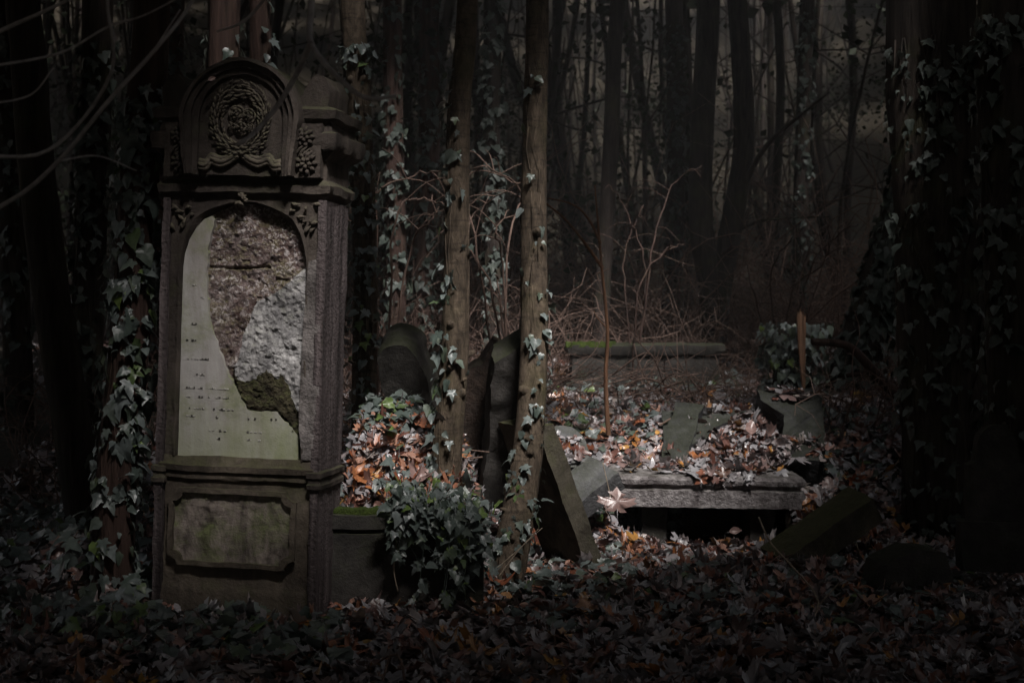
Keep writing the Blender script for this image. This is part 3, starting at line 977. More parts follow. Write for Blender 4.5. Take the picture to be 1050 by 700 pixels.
# tilted block on the right
stone("fallen_block", "long greenish stone block tilted on the leaves right of the ledger slab", "slab", 808, 588, 8.05,
      prism([(0, -0.06), (0.66, -0.06), (0.66, 0.10), (0, 0.10)], -0.02, 0.24), 'mossy', (10, -31, 14), seed=37)
# small headstone at the far right
SH = thing("small_headstone", "small shouldered headstone with a rounded head at the foot of the rightmost tree", "headstone", U(1022, 560, 7.3), rot=(R(-3), 0, R(-8)))
bm = prism([(-0.15, -.1), (0.15, -.1), (0.15, 0.42), (0.11, 0.44), (0.10, 0.50)] + [(0.10 * math.cos(R(a)), 0.53 + 0.10 * math.sin(R(a))) for a in range(0, 181, 15)] + [(-0.10, 0.50), (-0.11, 0.44), (-0.15, 0.42)], -0.05, 0.07)
weather(bm, 0.01, 0.05, 0.008, 9, 38)
bm_obj(bm, "head", 'darkstone', SH, True)
bm = box(-0.19, 0.19, -0.09, 0.11, -0.12, 0.13)
weather(bm, 0.01, 0.05, 0.008, 9, 39)
bm_obj(bm, "foot", 'darkstone', SH, True)
stone("field_stone", "mossy lump of stone sunk in leaves before the tilted block", "stone", 805, 618, 7.4, prism([(-.13, -.06), (.14, -.06), (.11, .06), (.02, .09), (-.10, .05)], -.08, .09), 'mossy', (5, 6, 20), (0.03, .04, .012, 8), seed=43)
stone("field_stone", "low dark stone in black shade below the small headstone", "stone", 930, 585, 7.2, prism([(-.2, -.06), (.2, -.06), (.17, .09), (.02, .13), (-.16, .07)], -.1, .12), 'darkstone', (0, -5, 12), (0.03, .04, .014, 8), seed=44)


# ------------------------------------------------------------------ trees
def leaf_cards(buf, pos, size, droop=0.4):
    """diamond evergreen leaves"""
    n = len(pos)
    d = rnd_dirs(n)
    d[:, 2] -= droop
    d /= np.linalg.norm(d, axis=1, keepdims=True)
    s = np.cross(d, rnd_dirs(n))
    s /= np.linalg.norm(s, axis=1, keepdims=True) + 1e-9
    L_ = size * (0.6 + 0.8 * rng.random(n))
    W = 0.36 * L_
    up = np.cross(d, s)
    P = np.stack([pos - d * L_[:, None] * .5, pos + s * W[:, None] + up * (0.12 * L_)[:, None], pos + d * L_[:, None] * .5, pos - s * W[:, None] + up * (0.12 * L_)[:, None]], 1)
    b = np.arange(n)[:, None] * 4
    T = np.concatenate([b + [0, 1, 2], b + [0, 2, 3]])
    buf.add(P.reshape(-1, 3), T)


THIN_SHARE = 0.12  # share of crown leaves left out to let light through


def crown(parent, c, r, n, size=0.42, minz=None, gap=True):  # leaf crowns added for shade, with leaves dropped where light should pass
    c = np.asarray(c, float)
    r = np.asarray(r, float) * [1, 1, .8]
    nc = max(8, n // 70)
    cc = rnd_dirs(nc) * (rng.random(nc) ** 0.4)[:, None]
    pos = np.repeat(cc, n // nc, 0) * r + rng.normal(size=(nc * (n // nc), 3)) * r * 0.24
    pos += c
    if minz is not None:
        pos = pos[pos[:, 2] > minz]
    if gap:
        pos = pos[~in_gap(pos)]
        thin = (pos[:, 1] > 9.5) & (pos[:, 1] < 19) & (pos[:, 0] > -5) & (pos[:, 0] < 5.5) & (pos[:, 2] > CAMZ + .24 * pos[:, 1])
        pos = pos[~(thin & (rng.random(len(pos)) < THIN_SHARE))]
        u_, v_ = pos @ SU, pos @ SV
        thin = (u_ > -.3) & (u_ < 6.1) & (v_ > np.minimum(8.0 + .2 * u_, 8.5)) & (v_ < 12)  # second opening, cut to light the rear tomb, stump and brush
        pos = pos[~(thin & (rng.random(len(pos)) < np.where((u_ > 2.4) & (u_ < 6.1) & (v_ > np.where(u_ > 4.7, 8.2, 8.9)) & (v_ < 11.6), .985, np.where((u_ > .4) & (u_ <= 2.4) & (v_ > 8.1) & (v_ < 10.8), .95, .45))))]
    u_, v_ = pos @ SU, pos @ SV
    pos = pos[~((u_ > 2.5) & (u_ < 10) & (v_ > 15.0) & (v_ < 18.5) & (rng.random(len(pos)) < .4))]  # opening cut to light the far brush
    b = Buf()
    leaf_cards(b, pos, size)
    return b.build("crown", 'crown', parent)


def ivy_on(buf, path, rad, n, t0, t1, size, side=None, spread=1.4, off=0.03, stems=None):
    m = len(path)
    t = t0 + (t1 - t0) * rng.random(n)
    f = t * (m - 1)
    i = np.clip(f.astype(int), 0, m - 2)
    fr_ = (f - i)[:, None]
    p = path[i] * (1 - fr_) + path[i + 1] * fr_
    r = np.interp(f, np.arange(m), rad)
    if side is None:
        th = rng.random(n) * 2 * np.pi
    else:
        th = side + spread * rng.normal(size=n) * 0.6
    out = np.column_stack([np.cos(th), np.sin(th), 0.0 * th])       # world angle: -pi/2 faces the viewer
    pos = p + out * (r + off * (0.2 + rng.random(n)))[:, None]
    nrm = out + 0.45 * rng.normal(size=(n, 3)) + [0, 0, 0.35]
    up = np.column_stack([0.5 * rng.normal(size=n), 0.3 * rng.normal(size=n), -np.ones(n)]) + 0.25 * out
    scatter(buf, PI_, pos, nrm, up, size * (0.4 + 0.85 * rng.random(n) ** 1.3))
    # creeping stems
    for _ in range(max(2, n // 40)):
        a = side if side is not None else rng.random() * 6.28
        a = a + 0.5 * rng.normal()
        w = np.cumsum(rng.normal(size=24)) * 0.16
        k = np.linspace(t0, t1, 24) * (m - 1)
        k0 = np.clip(k.astype(int), 0, m - 1)
        q = path[k0] + np.column_stack([np.cos(a + w), np.sin(a + w), 0 * w]) * (np.interp(k, np.arange(m), rad) - 0.001)[:, None]
        tube(stems if stems is not None else buf, q, 0.0048, 5)


def tree(name, label, cat, px, y, w0, w1, mat, ivy=(), crown_r=None, group=None, ztop=None, limbs=3, k=16, lump=0.06, ivy_mat='ivy', flare=0.4, crown_n=1500, crown_dx=(0, 0)):
    ys = y if hasattr(y, '__len__') else [y] * len(px)
    pts = [U(a, b, yy) for (a, b), yy in zip(px, ys)]
    base = pts[0].copy()
    g = float(ground_h(base[0], base[1]))
    pts[0][2] = min(pts[0][2], g + 0.0)
    pts = [pts[0] + (pts[0] - pts[1]) / np.linalg.norm(pts[0] - pts[1]) * 0.15] + pts
    if ztop:
        d = pts[-1] - pts[-2]
        d = d / max(d[2], 1e-3) * (ztop - pts[-1][2])
        pts.append(pts[-1] + np.array([d[0] * .5, d[1] * .5, d[2]]))
    n = 46
    path = spline(pts, n)
    yb = ys[0]
    zz = np.linspace(0, 1, n)
    rad = (w0 + (w1 - w0) * zz) / 2 * yb / F
    rad = rad * (1 + flare * np.exp(-zz * 14))
    T = thing(name, label, cat, (path[2][0], path[2][1], g), group)
    b = Buf()
    tube(b, path, rad, k, lump)
    if mat == 'bark_thin':
        for _ in range(9):
            i = int(rng.integers(4, 34))
            a = -math.pi / 2 + 1.2 * rng.normal()
            o_ = np.array([math.cos(a), math.sin(a), .35])
            r_ = .008 + .012 * rng.random()
            c_ = path[i] + o_ * rad[i] * .8
            tube(b, np.array([c_, c_ + o_ * rad[i] * .3, c_ + o_ * (rad[i] * .3 + .008 + .03 * rng.random() ** 2)]), [r_ * 1.9, r_ * 1.2, r_ * .7], 8, .1)
    top = path[-1]
    for i in range(limbs):
        a = rng.random() * 6.28
        st = path[int(n * (0.93 + 0.05 * i / max(1, limbs)))]
        if ztop:
            e = top + np.array([math.cos(a) * 1.3, math.sin(a) * 1.3, 0.6 + rng.random()])
            tube(b, spline([st, (st + e) / 2 + [0, 0, .2], e], 9), np.linspace(rad[-1] * .6, rad[-1] * .12, 9), 6)
    if ivy:
        ib = Buf()
        for (nn, t0, t1, size, side, spread) in ivy:
            ivy_on(ib, path, rad, nn, t0, t1, size, side, spread, stems=b)
        ib.build("ivy", ivy_mat, T)
    b.build("trunk", mat, T)
    if crown_r:
        c = np.array([top[0] + crown_dx[0], top[1] + crown_dx[1], max(top[2], (ztop or top[2]))])
        crown(T, c, (crown_r, crown_r, crown_r * 0.55), crown_n, minz=CAMZ + 0.235 * (c[1] + crown_r) + 0.25 if yb < 12 else None)
    return T, path, rad


VW = -math.pi / 2       # the side that faces the viewer
tree("thin_tree", "slender tree with ivy leaves climbing its left side in front of three headstones", "tree",
     [(452, 512), (459, 450), (466, 370), (468, 280), (469, 190), (472, 100), (479, 0)], 7.3, 33, 20, 'bark_thin',
     ivy=[(64, 0.14, 0.62, 0.08, VW - 0.9, 0.8), (30, 0.1, 0.75, 0.055, VW, 1.2), (14, 0.6, .85, .08, VW - 1, .8)], crown_r=2.4, ztop=5.6)
tree("thin_tree", "slender tree with a bent mossy foot, standing left of the propped slab", "tree",
     [(517, 596), (527, 545), (536, 500), (543, 440), (548, 340), (548, 220), (549, 110), (551, 0)], [7.35, 7.4, 7.5, 7.6, 7.7, 7.75, 7.8, 7.8], 38, 23, 'bark_thin',
     ivy=[(70, 0.2, 0.62, 0.055, VW + 0.5, 1.1), (34, 0.12, 0.42, 0.075, VW - 0.9, 0.8), (16, .55, .85, .06, VW, 1)], crown_r=2.4, ztop=5.8, crown_dx=(0.8, 0.5))
# ivy column on the left, close to the tombstone
tree("ivy_tree", "trunk hung with large ivy leaves hard against the left edge of the tombstone", "tree",
     [(112, 660), (118, 520), (130, 380), (140, 240), (148, 110), (156, 0)], 6.9, 44, 36, 'bark_red',
     ivy=[(330, 0.12, 0.72, 0.075, VW, 2.0), (110, 0.3, 0.75, 0.10, VW + .6, 1.2)], crown_r=2.6, ztop=5.5, ivy_mat='ivy', crown_dx=(-1.2, -0.5))
tree("leaning_tree", "bare greenish trunk leaning left in the dark at the left edge", "tree",
     [(92, 560), (74, 430), (52, 300), (38, 180), (28, 60), (22, -30)], 8.2, 40, 34, 'bark', crown_r=2.6, ztop=5.8, crown_dx=(-.5, 0))
tree("ivy_tree", "dark trunk wrapped in small ivy left of the ivy column by the tombstone", "tree",
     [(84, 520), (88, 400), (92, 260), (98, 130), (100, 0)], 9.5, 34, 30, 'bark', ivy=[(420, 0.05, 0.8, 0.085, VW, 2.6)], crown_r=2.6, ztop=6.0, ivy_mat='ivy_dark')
tree("rear_tree", "reddish trunk rising behind the crest of the tombstone, the wider of two", "tree",
     [(222, 480), (226, 300), (228, 150), (230, 0)], 8.7, 33, 31, 'bark_red', ivy=[(60, .4, .8, .08, VW + 1.3, .6), (60, .4, .8, .08, VW - 1.5, .6)], crown_r=2.4, ztop=5.9)
tree("rear_tree", "narrow reddish trunk rising behind the crest of the tombstone, the thinner of two", "tree",
     [(262, 480), (265, 300), (266, 150), (267, 0)], 9.4, 22, 21, 'bark_red', ivy=[(80, .4, .8, .08, VW + 1.2, .9)], crown_r=2.2, ztop=6.1)
tree("ivy_tree", "ivy covered trunk directly right of the tombstone's cornice", "tree",
     [(372, 470), (374, 380), (374, 260), (370, 150), (366, 60), (362, 0)], 8.8, 26, 24, 'bark_thin', ivy=[(330, 0.05, 0.8, 0.065, VW, 2.2)], crown_r=2.2, ztop=5.9)
tree("ivy_tree", "leaning trunk thick with ivy between the splintered stump and the big right hand tree", "tree",
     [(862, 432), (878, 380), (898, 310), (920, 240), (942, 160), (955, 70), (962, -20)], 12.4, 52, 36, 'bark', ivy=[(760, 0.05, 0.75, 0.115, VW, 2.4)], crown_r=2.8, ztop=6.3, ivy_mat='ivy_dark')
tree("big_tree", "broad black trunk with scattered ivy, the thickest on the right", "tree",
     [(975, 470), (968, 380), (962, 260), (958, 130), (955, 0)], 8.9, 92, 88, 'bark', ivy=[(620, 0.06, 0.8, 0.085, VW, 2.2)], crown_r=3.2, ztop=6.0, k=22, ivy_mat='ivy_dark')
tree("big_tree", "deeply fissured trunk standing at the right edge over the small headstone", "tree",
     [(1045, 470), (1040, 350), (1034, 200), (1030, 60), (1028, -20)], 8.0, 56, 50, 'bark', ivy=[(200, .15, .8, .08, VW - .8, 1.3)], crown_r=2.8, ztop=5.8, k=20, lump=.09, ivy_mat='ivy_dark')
# middle distance
tree("twin_tree", "pair of dark stems parting from one foot in mid wood, left stem and right stem", "tree", [(733, 352), (729, 300), (719, 230), (721, 120), (727, 0)], 15.5, 28, 22, 'bark', crown_r=3.2, ztop=7.6, crown_n=1500)
TW = [o for o in COL.objects if o.name.startswith("twin_tree")][0]
TW['label'] = "dark tree forking at its foot into two tall stems, behind the moss edged rear tomb"
b = Buf()
tube(b, spline([U(733, 345, 15.5), U(739, 290, 15.5), U(751, 225, 15.5), U(763, 150, 15.5), U(760, 60, 15.5), U(752, -60, 15.5), U(750, -160, 15.5)], 30), np.linspace(.135, .10, 30), 12, .05)
tube(b, spline([U(748, 235, 15.5), U(768, 180, 15.4), U(790, 145, 15.3), U(825, 115, 15.2), U(850, 95, 15.1)], 14), np.linspace(.04, .012, 14), 6)
tube(b, spline([U(748, 240, 15.5), U(775, 228, 15.6), U(800, 224, 15.7), U(850, 222, 15.8)], 14), np.linspace(.025, .008, 14), 6)
b.build("second_stem", 'bark', TW)
tree("mid_tree", "straight dark trunk rising behind the orange brown sapling", "tree", [(613, 350), (620, 260), (626, 150), (630, 50), (634, -20)], 14.5, 17, 15, 'bark_far', crown_r=3, ztop=7.4)
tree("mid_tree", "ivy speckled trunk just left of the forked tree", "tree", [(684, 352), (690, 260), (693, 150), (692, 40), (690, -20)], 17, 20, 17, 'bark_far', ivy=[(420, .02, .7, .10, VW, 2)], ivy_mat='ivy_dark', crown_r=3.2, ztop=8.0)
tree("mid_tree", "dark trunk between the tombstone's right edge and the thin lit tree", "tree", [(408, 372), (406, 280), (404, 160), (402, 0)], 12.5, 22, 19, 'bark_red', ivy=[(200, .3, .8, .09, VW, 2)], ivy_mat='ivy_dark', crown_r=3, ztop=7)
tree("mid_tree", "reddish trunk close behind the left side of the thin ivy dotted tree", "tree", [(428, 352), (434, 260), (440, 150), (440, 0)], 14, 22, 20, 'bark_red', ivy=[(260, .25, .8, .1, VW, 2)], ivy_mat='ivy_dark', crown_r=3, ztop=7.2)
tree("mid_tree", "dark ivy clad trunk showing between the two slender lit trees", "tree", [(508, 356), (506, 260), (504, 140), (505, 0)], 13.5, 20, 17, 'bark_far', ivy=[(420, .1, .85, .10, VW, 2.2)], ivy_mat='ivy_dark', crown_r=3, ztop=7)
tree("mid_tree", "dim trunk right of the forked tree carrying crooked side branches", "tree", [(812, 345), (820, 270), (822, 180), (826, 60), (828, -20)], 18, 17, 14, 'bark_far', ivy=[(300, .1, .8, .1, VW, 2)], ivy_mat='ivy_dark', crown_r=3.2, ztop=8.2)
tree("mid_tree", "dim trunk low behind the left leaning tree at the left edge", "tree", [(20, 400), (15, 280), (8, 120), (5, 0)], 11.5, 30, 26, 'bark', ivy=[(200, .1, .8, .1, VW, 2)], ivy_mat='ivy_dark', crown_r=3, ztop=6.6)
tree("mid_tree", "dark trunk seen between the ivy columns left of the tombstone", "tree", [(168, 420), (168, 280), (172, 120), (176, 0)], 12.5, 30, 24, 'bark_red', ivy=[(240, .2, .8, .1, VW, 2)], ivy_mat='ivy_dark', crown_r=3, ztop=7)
# far trunks, nothing tells them apart
for i in range(24):
    y = 20 + 16 * rng.random()
    px = 330 + 690 * rng.random() if i < 18 else 20 + 300 * rng.random()
    b0 = (px, 345)
    ln = 34 * rng.normal()
    tree("far_tree", "slim bare trunk far back in the dim wood", "tree", [b0, (px + ln * .4, 220), (px + ln + 6 * rng.normal(), 90), (px + ln * 1.3, -30)], y, 6 + 8 * rng.random(), 5 + 6 * rng.random(), 'bark_far',
         group="slim trunks far back in the wood", crown_r=2.8 if i % 3 == 0 else None, ztop=CAMZ + .26 * y + 1.0, k=8, crown_n=700)

# the wood behind: one mass of thin stems, twigs and dark leaves
fw = Buf()
for _ in range(230):
    y = 22 + 34 * rng.random() ** 1.3
    x = y * (-.42 + .84 * rng.random())
    g = float(ground_h(x, y))
    h = 5 + 9 * rng.random()
    r = .03 + .09 * rng.random() ** 2
    d = rng.normal(size=2) * 1.3
    P = spline([(x, y, g - .3), (x + d[0] * .4 + .35 * rng.normal(), y, g + h * .4), (x + d[0], y + d[1], g + h)], 8)
    tube(fw, P, np.linspace(r, r * .4, 8), 5, 0, False)
    for _ in range(6):
        i = rng.integers(1, 7)
        q = rng.normal(size=3) * [1, .5, .5] + [0, 0, .7]
        tube(fw, spline([P[i], P[i] + q * .6 + rng.normal(size=3) * .15, P[i] + q * 1.4 + rng.normal(size=3) * .3], 6), np.linspace(r * .35, .006, 6), 3, 0, False)
tag(fw.build("far_wood", 'bark_far'), "crowded thin stems and twigs of the wood beyond the graveyard", "wood", kind='stuff')
lw = Buf()
cl = []
for _ in range(110):
    y = 15 + 30 * rng.random()
    x = y * (-.42 + .84 * rng.random())
    z = float(ground_h(x, y)) + 1.0 + (1.0 + .14 * y) * rng.random()
    cl.append(np.array([x, y, z]) + rng.normal(size=(170, 3)) * [.55, .5, .6])
leaf_cards(lw, np.concatenate(cl), .10, .6)
fc = []  # leaf roof above the view, added to darken the far wood
for _ in range(1000):
    y = 17 + 62 * rng.random()
    x = y * (-.5 + 1.0 * rng.random())
    if .08 < x / y < .27 and rng.random() < .6:  # kept thinner so the far mist right of centre stays bright
        continue
    fc.append(np.array([x, y, CAMZ + .245 * (y + 1.2) + 1.2 + 1.2 * rng.random()]) + rng.normal(size=(60, 3)) * [1.1, 1.1, .35])
fc = np.concatenate(fc)
u_, v_ = fc @ SU, fc @ SV
fc = fc[~((u_ > 2.5) & (u_ < 10) & (v_ > 15.0) & (v_ < 18.5) & (rng.random(len(fc)) < .4))]
leaf_cards(lw, fc, .8, .2)
tag(lw.build("understorey_and_shade_leaves", 'crown'), "dim mass of small dark leaves hanging among the far stems, with an added unseen leaf roof that darkens the wood", "undergrowth", kind='stuff')

# unseen shade trees added to darken the edges; one shaped gap pools the light
shade_spots = [(-3.6, 2.2, -3.2, 2.4), (3.9, 2.6, 3.7, 2.4), (-1.6, -2.2, -1.6, -1.4), (2.6, -2.6, 2.4, -1.8), (0.5, -1.3, 0.4, 1.0), (0.2, -5.4, .2, -5), (5.6, -1.0, 5.6, -1), (-5.4, -0.8, -5.2, -.4), (-5.2, 4.8, -4.6, 5.2), (5.6, 5.6, 5.0, 5.4),
        (-4.5, -5.0, -4, -5), (5.0, -6.0, 4.6, -5.6), (1.2, -9.5, 1, -9), (-2.8, -9, -3, -9), (5.5, -10.5, 5, -10), (-6.6, 8.4, -5.6, 8.2), (7.4, 9.2, 6.6, 9), (8.6, 2.2, 8, 2.2), (-8.4, 1.8, -8, 1.6), (8.5, -4.5, 8, -4), (-8.5, -4.5, -8, -4.5),
        (-7.5, 13, -7, 12.6), (9.2, 14.5, 8.4, 14), (-3.3, 6.4, -2.6, 6.9), (2.9, 4.2, 2.6, 2.9), (-2.9, 4.4, -2.4, 3.6), (5.2, 8.6, 5.2, 8.2), (-1.2, -3.4, -.6, -3.0), (1.3, -0.9, 1.9, 0.6), (-1.5, -.8, -1.6, .9)]
for x, y, cx, cy in shade_spots:
    g = float(ground_h(x, y))
    T = thing("added_shade_tree", "unseen evergreen tree added to shade the graveyard", "tree", (x, y, g), "added shade trees round the viewer")
    b = Buf()
    tube(b, spline([(x, y, g - .2), (x + .1, y, g + 2), ((x + cx) / 2, (y + cy) / 2, g + 5.2)], 12), np.linspace(.18, .08, 12), 10, .05)
    for a in range(4):
        an = a * 1.57 + rng.random()
        tube(b, spline([(x, y, g + 3.6 + a * .3), (x + math.cos(an) * .9, y + math.sin(an) * .9, g + 4.4 + a * .2), (x + math.cos(an) * 2, y + math.sin(an) * 2, g + 5 + a * .2)], 8), np.linspace(.06, .015, 8), 6)
    b.build("trunk", 'bark', T)
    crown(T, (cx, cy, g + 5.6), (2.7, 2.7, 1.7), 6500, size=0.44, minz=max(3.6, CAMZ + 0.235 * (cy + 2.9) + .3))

# ------------------------------------------------------------------ branches in front, upper left
M['bark_grey'] = bark_mat('grey_branch_bark', (0.34, 0.31, 0.305), (0.62, 0.59, 0.58), algae_amt=0.05, scale=30)
BR = thing("overhanging_tree", "bare tree left of the view whose crooked branches cross the upper left", "tree", (-2.6, 3.7, 0))
b = Buf()
tube(b, spline([(-2.6, 3.7, -.2), (-2.55, 3.7, 1.2), (-2.45, 3.75, 2.6), (-2.2, 3.8, 4.2)], 20), np.linspace(.09, .045, 20), 12, .05)
b.build("trunk", 'bark', BR)
YB = 4.0
brs = [([(-420, 330), (-150, 280), (0, 212), (60, 165), (110, 105), (160, 50), (195, 5), (230, -60)], 7, 4),
       ([(-400, 200), (-120, 90), (0, 32), (45, 12), (90, -10)], 8, 4),
       ([(-20, 160), (40, 158), (80, 128), (112, 80), (116, 45), (110, 0), (116, -60)], 6, 3),
       ([(-20, 70), (60, 55), (110, 28), (150, 15), (200, -12)], 4, 2),
       ([(110, 105), (150, 62), (185, 10)], 3, 2),
       ([(330, -260), (321, -60), (319, 10), (319, 45), (345, 78), (374, 100), (405, 99)], 9, 4),
       ([(319, 45), (303, 78), (285, 108), (262, 135), (244, 148)], 7, 4),
       ([(-20, 108), (30, 98), (55, 70)], 3, 2), ([(60, 165), (100, 160), (140, 175)], 2.5, 1.5), ([(300, -40), (255, 18), (222, 33)], 4, 2)]
for p, w0, w1 in brs:
    b = Buf()
    P = spline([U(x, yy, YB + .15 * math.sin(i)) for i, (x, yy) in enumerate(p)], 26)
    tube(b, P, np.linspace(w0, w1, 26) * (.5 if p[0][0] > 250 else .38) * YB / F, 7, .06)
    b.build("branch", 'bark_grey', BR)

# ------------------------------------------------------------------ stump, fallen branches, sapling, stalks
ST = thing("stump", "splintered stump smothered in ivy with a raw orange sliver of wood", "stump", U(812, 400, 11.4))
b = Buf()
P = spline([U(812, 410, 11.4), U(814, 370, 11.4), U(816, 335, 11.4)], 12)
tube(b, P, np.linspace(.17, .14, 12), 14, .1)
b.build("trunk", 'bark', ST)
c0 = U(824, 396, 11.05)
px_ = 11.05 / F
out_ = [(-1, -8), (1.5, -8), (2.2, 20), (3.4, 45), (4.2, 62), (4.4, 73), (3.2, 70), (2.4, 77), (1.0, 72), (-.6, 79), (-2.2, 74), (-3.6, 77), (-4.4, 70), (-3.8, 45), (-2.6, 20)]
bm = prism([(a * px_, c * px_) for a, c in out_], -.012, .022)
weather(bm, 0.002, 0.03, 0.004, 22, 77)
bmesh.ops.rotate(bm, verts=bm.verts, cent=(0, 0, 0), matrix=Matrix.Rotation(R(-2), 3, 'Y'))
bmesh.ops.translate(bm, verts=bm.verts, vec=Vector(c0) - ST.location)
bm_obj(bm, "splinter", 'wood', ST, True)
ib = Buf()
ivy_on(ib, P, np.linspace(.19, .22, 12), 330, 0.0, 1.06, .085, VW - .6, 2.0, .07)
ib.build("ivy", 'ivy', ST)


def stick(name, label, cat, pts, y, r0, r1, mat, n=18, k=7, lump=.05, forks=()):
    ys = y if hasattr(y, '__len__') else [y] * len(pts)
    W = [U(a, c, yy) for (a, c), yy in zip(pts, ys)]
    bb = Buf()
    tube(bb, spline(W, n), np.linspace(r0, r1, n), k, lump)
    for fp, f0, f1 in forks:
        yy = ys[len(ys) // 2]
        tube(bb, spline([U(a, c, yy) for a, c in fp], 12), np.linspace(f0, f1, 12), 5, lump)
    o = bb.build(name, mat)
    return tag(o, label, cat)


stick("fallen_branch", "dark broken branch leaning down to the right from the splintered stump", "branch", [(832, 350), (868, 354), (888, 372), (906, 392), (924, 408)], 10.6, .028, .045, 'bark_red', forks=[([(868, 385), (890, 383), (910, 394)], .018, .022)])
stick("sapling", "orange brown sapling with a forked arching top behind the leaning slab", "sapling", [(624, 446), (621, 390), (623, 340), (617, 275), (614, 240), (610, 190)], 9.6, .018, .005, 'sapling',
      forks=[([(618, 275), (602, 252), (580, 225), (558, 207)], .013, .006), ([(616, 250), (604, 225), (588, 210), (562, 203)], .011, .005), ([(621, 335), (612, 325), (609, 318)], .006, .002)])
stick("dry_stalk", "long pale dry stalk curving down across the dark leaves at lower right", "stalk", [(778, 530), (790, 556), (812, 580), (838, 612), (832, 640), (812, 700), (808, 725)], [7.6, 7.4, 7.1, 6.6, 6.3, 5.6, 5.3], .005, .004, 'twig_pale', forks=[([(838, 622), (856, 602), (866, 594)], .004, .002)])
stick("dry_stalk", "short bent dry stalk right of the tilted block", "stalk", [(878, 556), (884, 572), (900, 582), (925, 582), (946, 568)], 7.4, .004, .003, 'twig_pale')
stick("dry_stalk", "pale straight stalk leaning beside the bent tree foot", "stalk", [(512, 590), (530, 566), (552, 542)], 7.15, .0035, .002, 'twig_pale', forks=[([(510, 582), (535, 560), (556, 541)], .003, .002)])
stick("dry_stalk", "thin pale stalk standing against the broken wedge of stone", "stalk", [(628, 522), (624, 500), (618, 474)], 8.5, .004, .0025, 'twig_pale')
stick("trailing_stem", "pale ivy stem dangling over the front of the box tomb", "stalk", [(409, 532), (406, 560), (404, 585), (408, 606)], 6.66, .004, .003, 'twig_pale')

# bare shrubs with pale arching twigs in mid wood
shr = [("bare_shrub", "bare shrub with pale arching twigs between tombstone and thin tree", 400, 10.2, [[(385, 330), (372, 230), (390, 195), (430, 178), (462, 174)], [(390, 330), (378, 215), (368, 205), (352, 235)], [(395, 330), (405, 230), (432, 205), (455, 210)], [(385, 330), (420, 260), (440, 230), (450, 212)], [(388, 330), (384, 190), (372, 172)]]),
       ("bare_shrub", "bare shrub with thin twigs crossing between the two slender trees", 500, 10.8, [[(520, 340), (515, 270), (508, 240), (522, 215)], [(518, 340), (505, 300), (480, 250), (490, 215), (540, 185)], [(520, 340), (520, 260), (535, 200), (500, 172), (478, 178)], [(515, 340), (490, 260), (478, 180), (536, 188)], [(522, 340), (512, 300), (509, 282)]]),
       ("bare_shrub", "bare shrub with crooked dark twigs left of the forked tree", 655, 13.0, [[(650, 355), (662, 280), (640, 215), (625, 190)], [(650, 355), (668, 260), (690, 190), (720, 170)], [(652, 355), (640, 270), (660, 210)], [(648, 355), (655, 300), (680, 260), (702, 250)]]),
       ("bare_shrub", "bare shrub with looping dark twigs behind the splintered stump", 800, 14.0, [[(800, 345), (790, 280), (815, 240), (790, 200)], [(800, 345), (770, 290), (765, 250)], [(802, 345), (830, 280), (860, 240), (880, 230)], [(800, 345), (812, 300), (845, 270), (850, 230)]])]
for nm, lab, px, y, tw in shr:
    T = thing(nm, lab, "shrub", (U(px, 345, y)[0], y, float(ground_h(U(px, 345, y)[0], y))))
    b = Buf()
    for p in tw:
        base = U(p[0][0], p[0][1], y)
        base[2] = ground_h(base[0], base[1]) - .05
        W = [base] + [U(a, c, y + .3 * rng.normal()) for a, c in p[1:]]
        P = spline(W, 22)
        P[1:-1] += rng.normal(size=(20, 3)) * .008
        tube(b, P, np.linspace(.011, .004, 22), 5, .05)
        for _ in range(5):
            i = rng.integers(6, 20)
            d = rnd_dirs(1)[0] * [1, .6, .8]
            tube(b, spline([P[i], P[i] + d * .18 + [0, 0, .05], P[i] + d * .4], 7), np.linspace(.005, .002, 7), 4)
    b.build("twigs", 'twig' if y < 11 else 'bark_red', T)

# undergrowth: tangled bramble canes nobody could count
ub = Buf()
def canes(n, xr, yr, ln, r):
    for _ in range(n):
        y = yr[0] + (yr[1] - yr[0]) * rng.random()
        x = U(xr[0] + (xr[1] - xr[0]) * rng.random(), 0, y)[0]
        p = np.array([x, y, float(ground_h(x, y)) - .03])
        d = np.array([rng.normal() * .6, rng.normal() * .4, 1.0])
        L_ = ln * (0.4 + 0.9 * rng.random())
        P = [p]
        for s in range(8):
            d = d / np.linalg.norm(d)
            P.append(P[-1] + d * L_ / 8)
            d = d + rng.normal(size=3) * .28 + [0, 0, -.17]
        P = np.array(P)
        rr = r * (.6 + .8 * rng.random())
        tube(ub, P, np.linspace(rr, rr * .4, 9), 4, 0, False)
        for _ in range(3):
            i = rng.integers(2, 8)
            dd = rnd_dirs(1)[0]
            q = P[i] + dd * L_ * .12
            tube(ub, np.array([P[i], q, q + (dd + rng.normal(size=3) * .4) * L_ * .12]), [rr * .5, rr * .4, rr * .2], 3, 0, False)
canes(420, (355, 560), (9.6, 14), 1.1, .005)
canes(520, (560, 860), (13.8, 18), 1.3, .006)
canes(110, (720, 860), (11.4, 13.6), .7, .005)
canes(45, (560, 720), (11.6, 12.9), .45, .005)
canes(900, (370, 960), (15, 26), 2.8, .009)
canes(150, (840, 1010), (10, 14), .9, .005)
canes(160, (10, 200), (8.4, 14), 1.0, .005)
tag(ub.build("undergrowth", 'twig'), "tangle of reddish bramble canes and twigs filling the wood floor behind the graves", "undergrowth", kind='stuff')

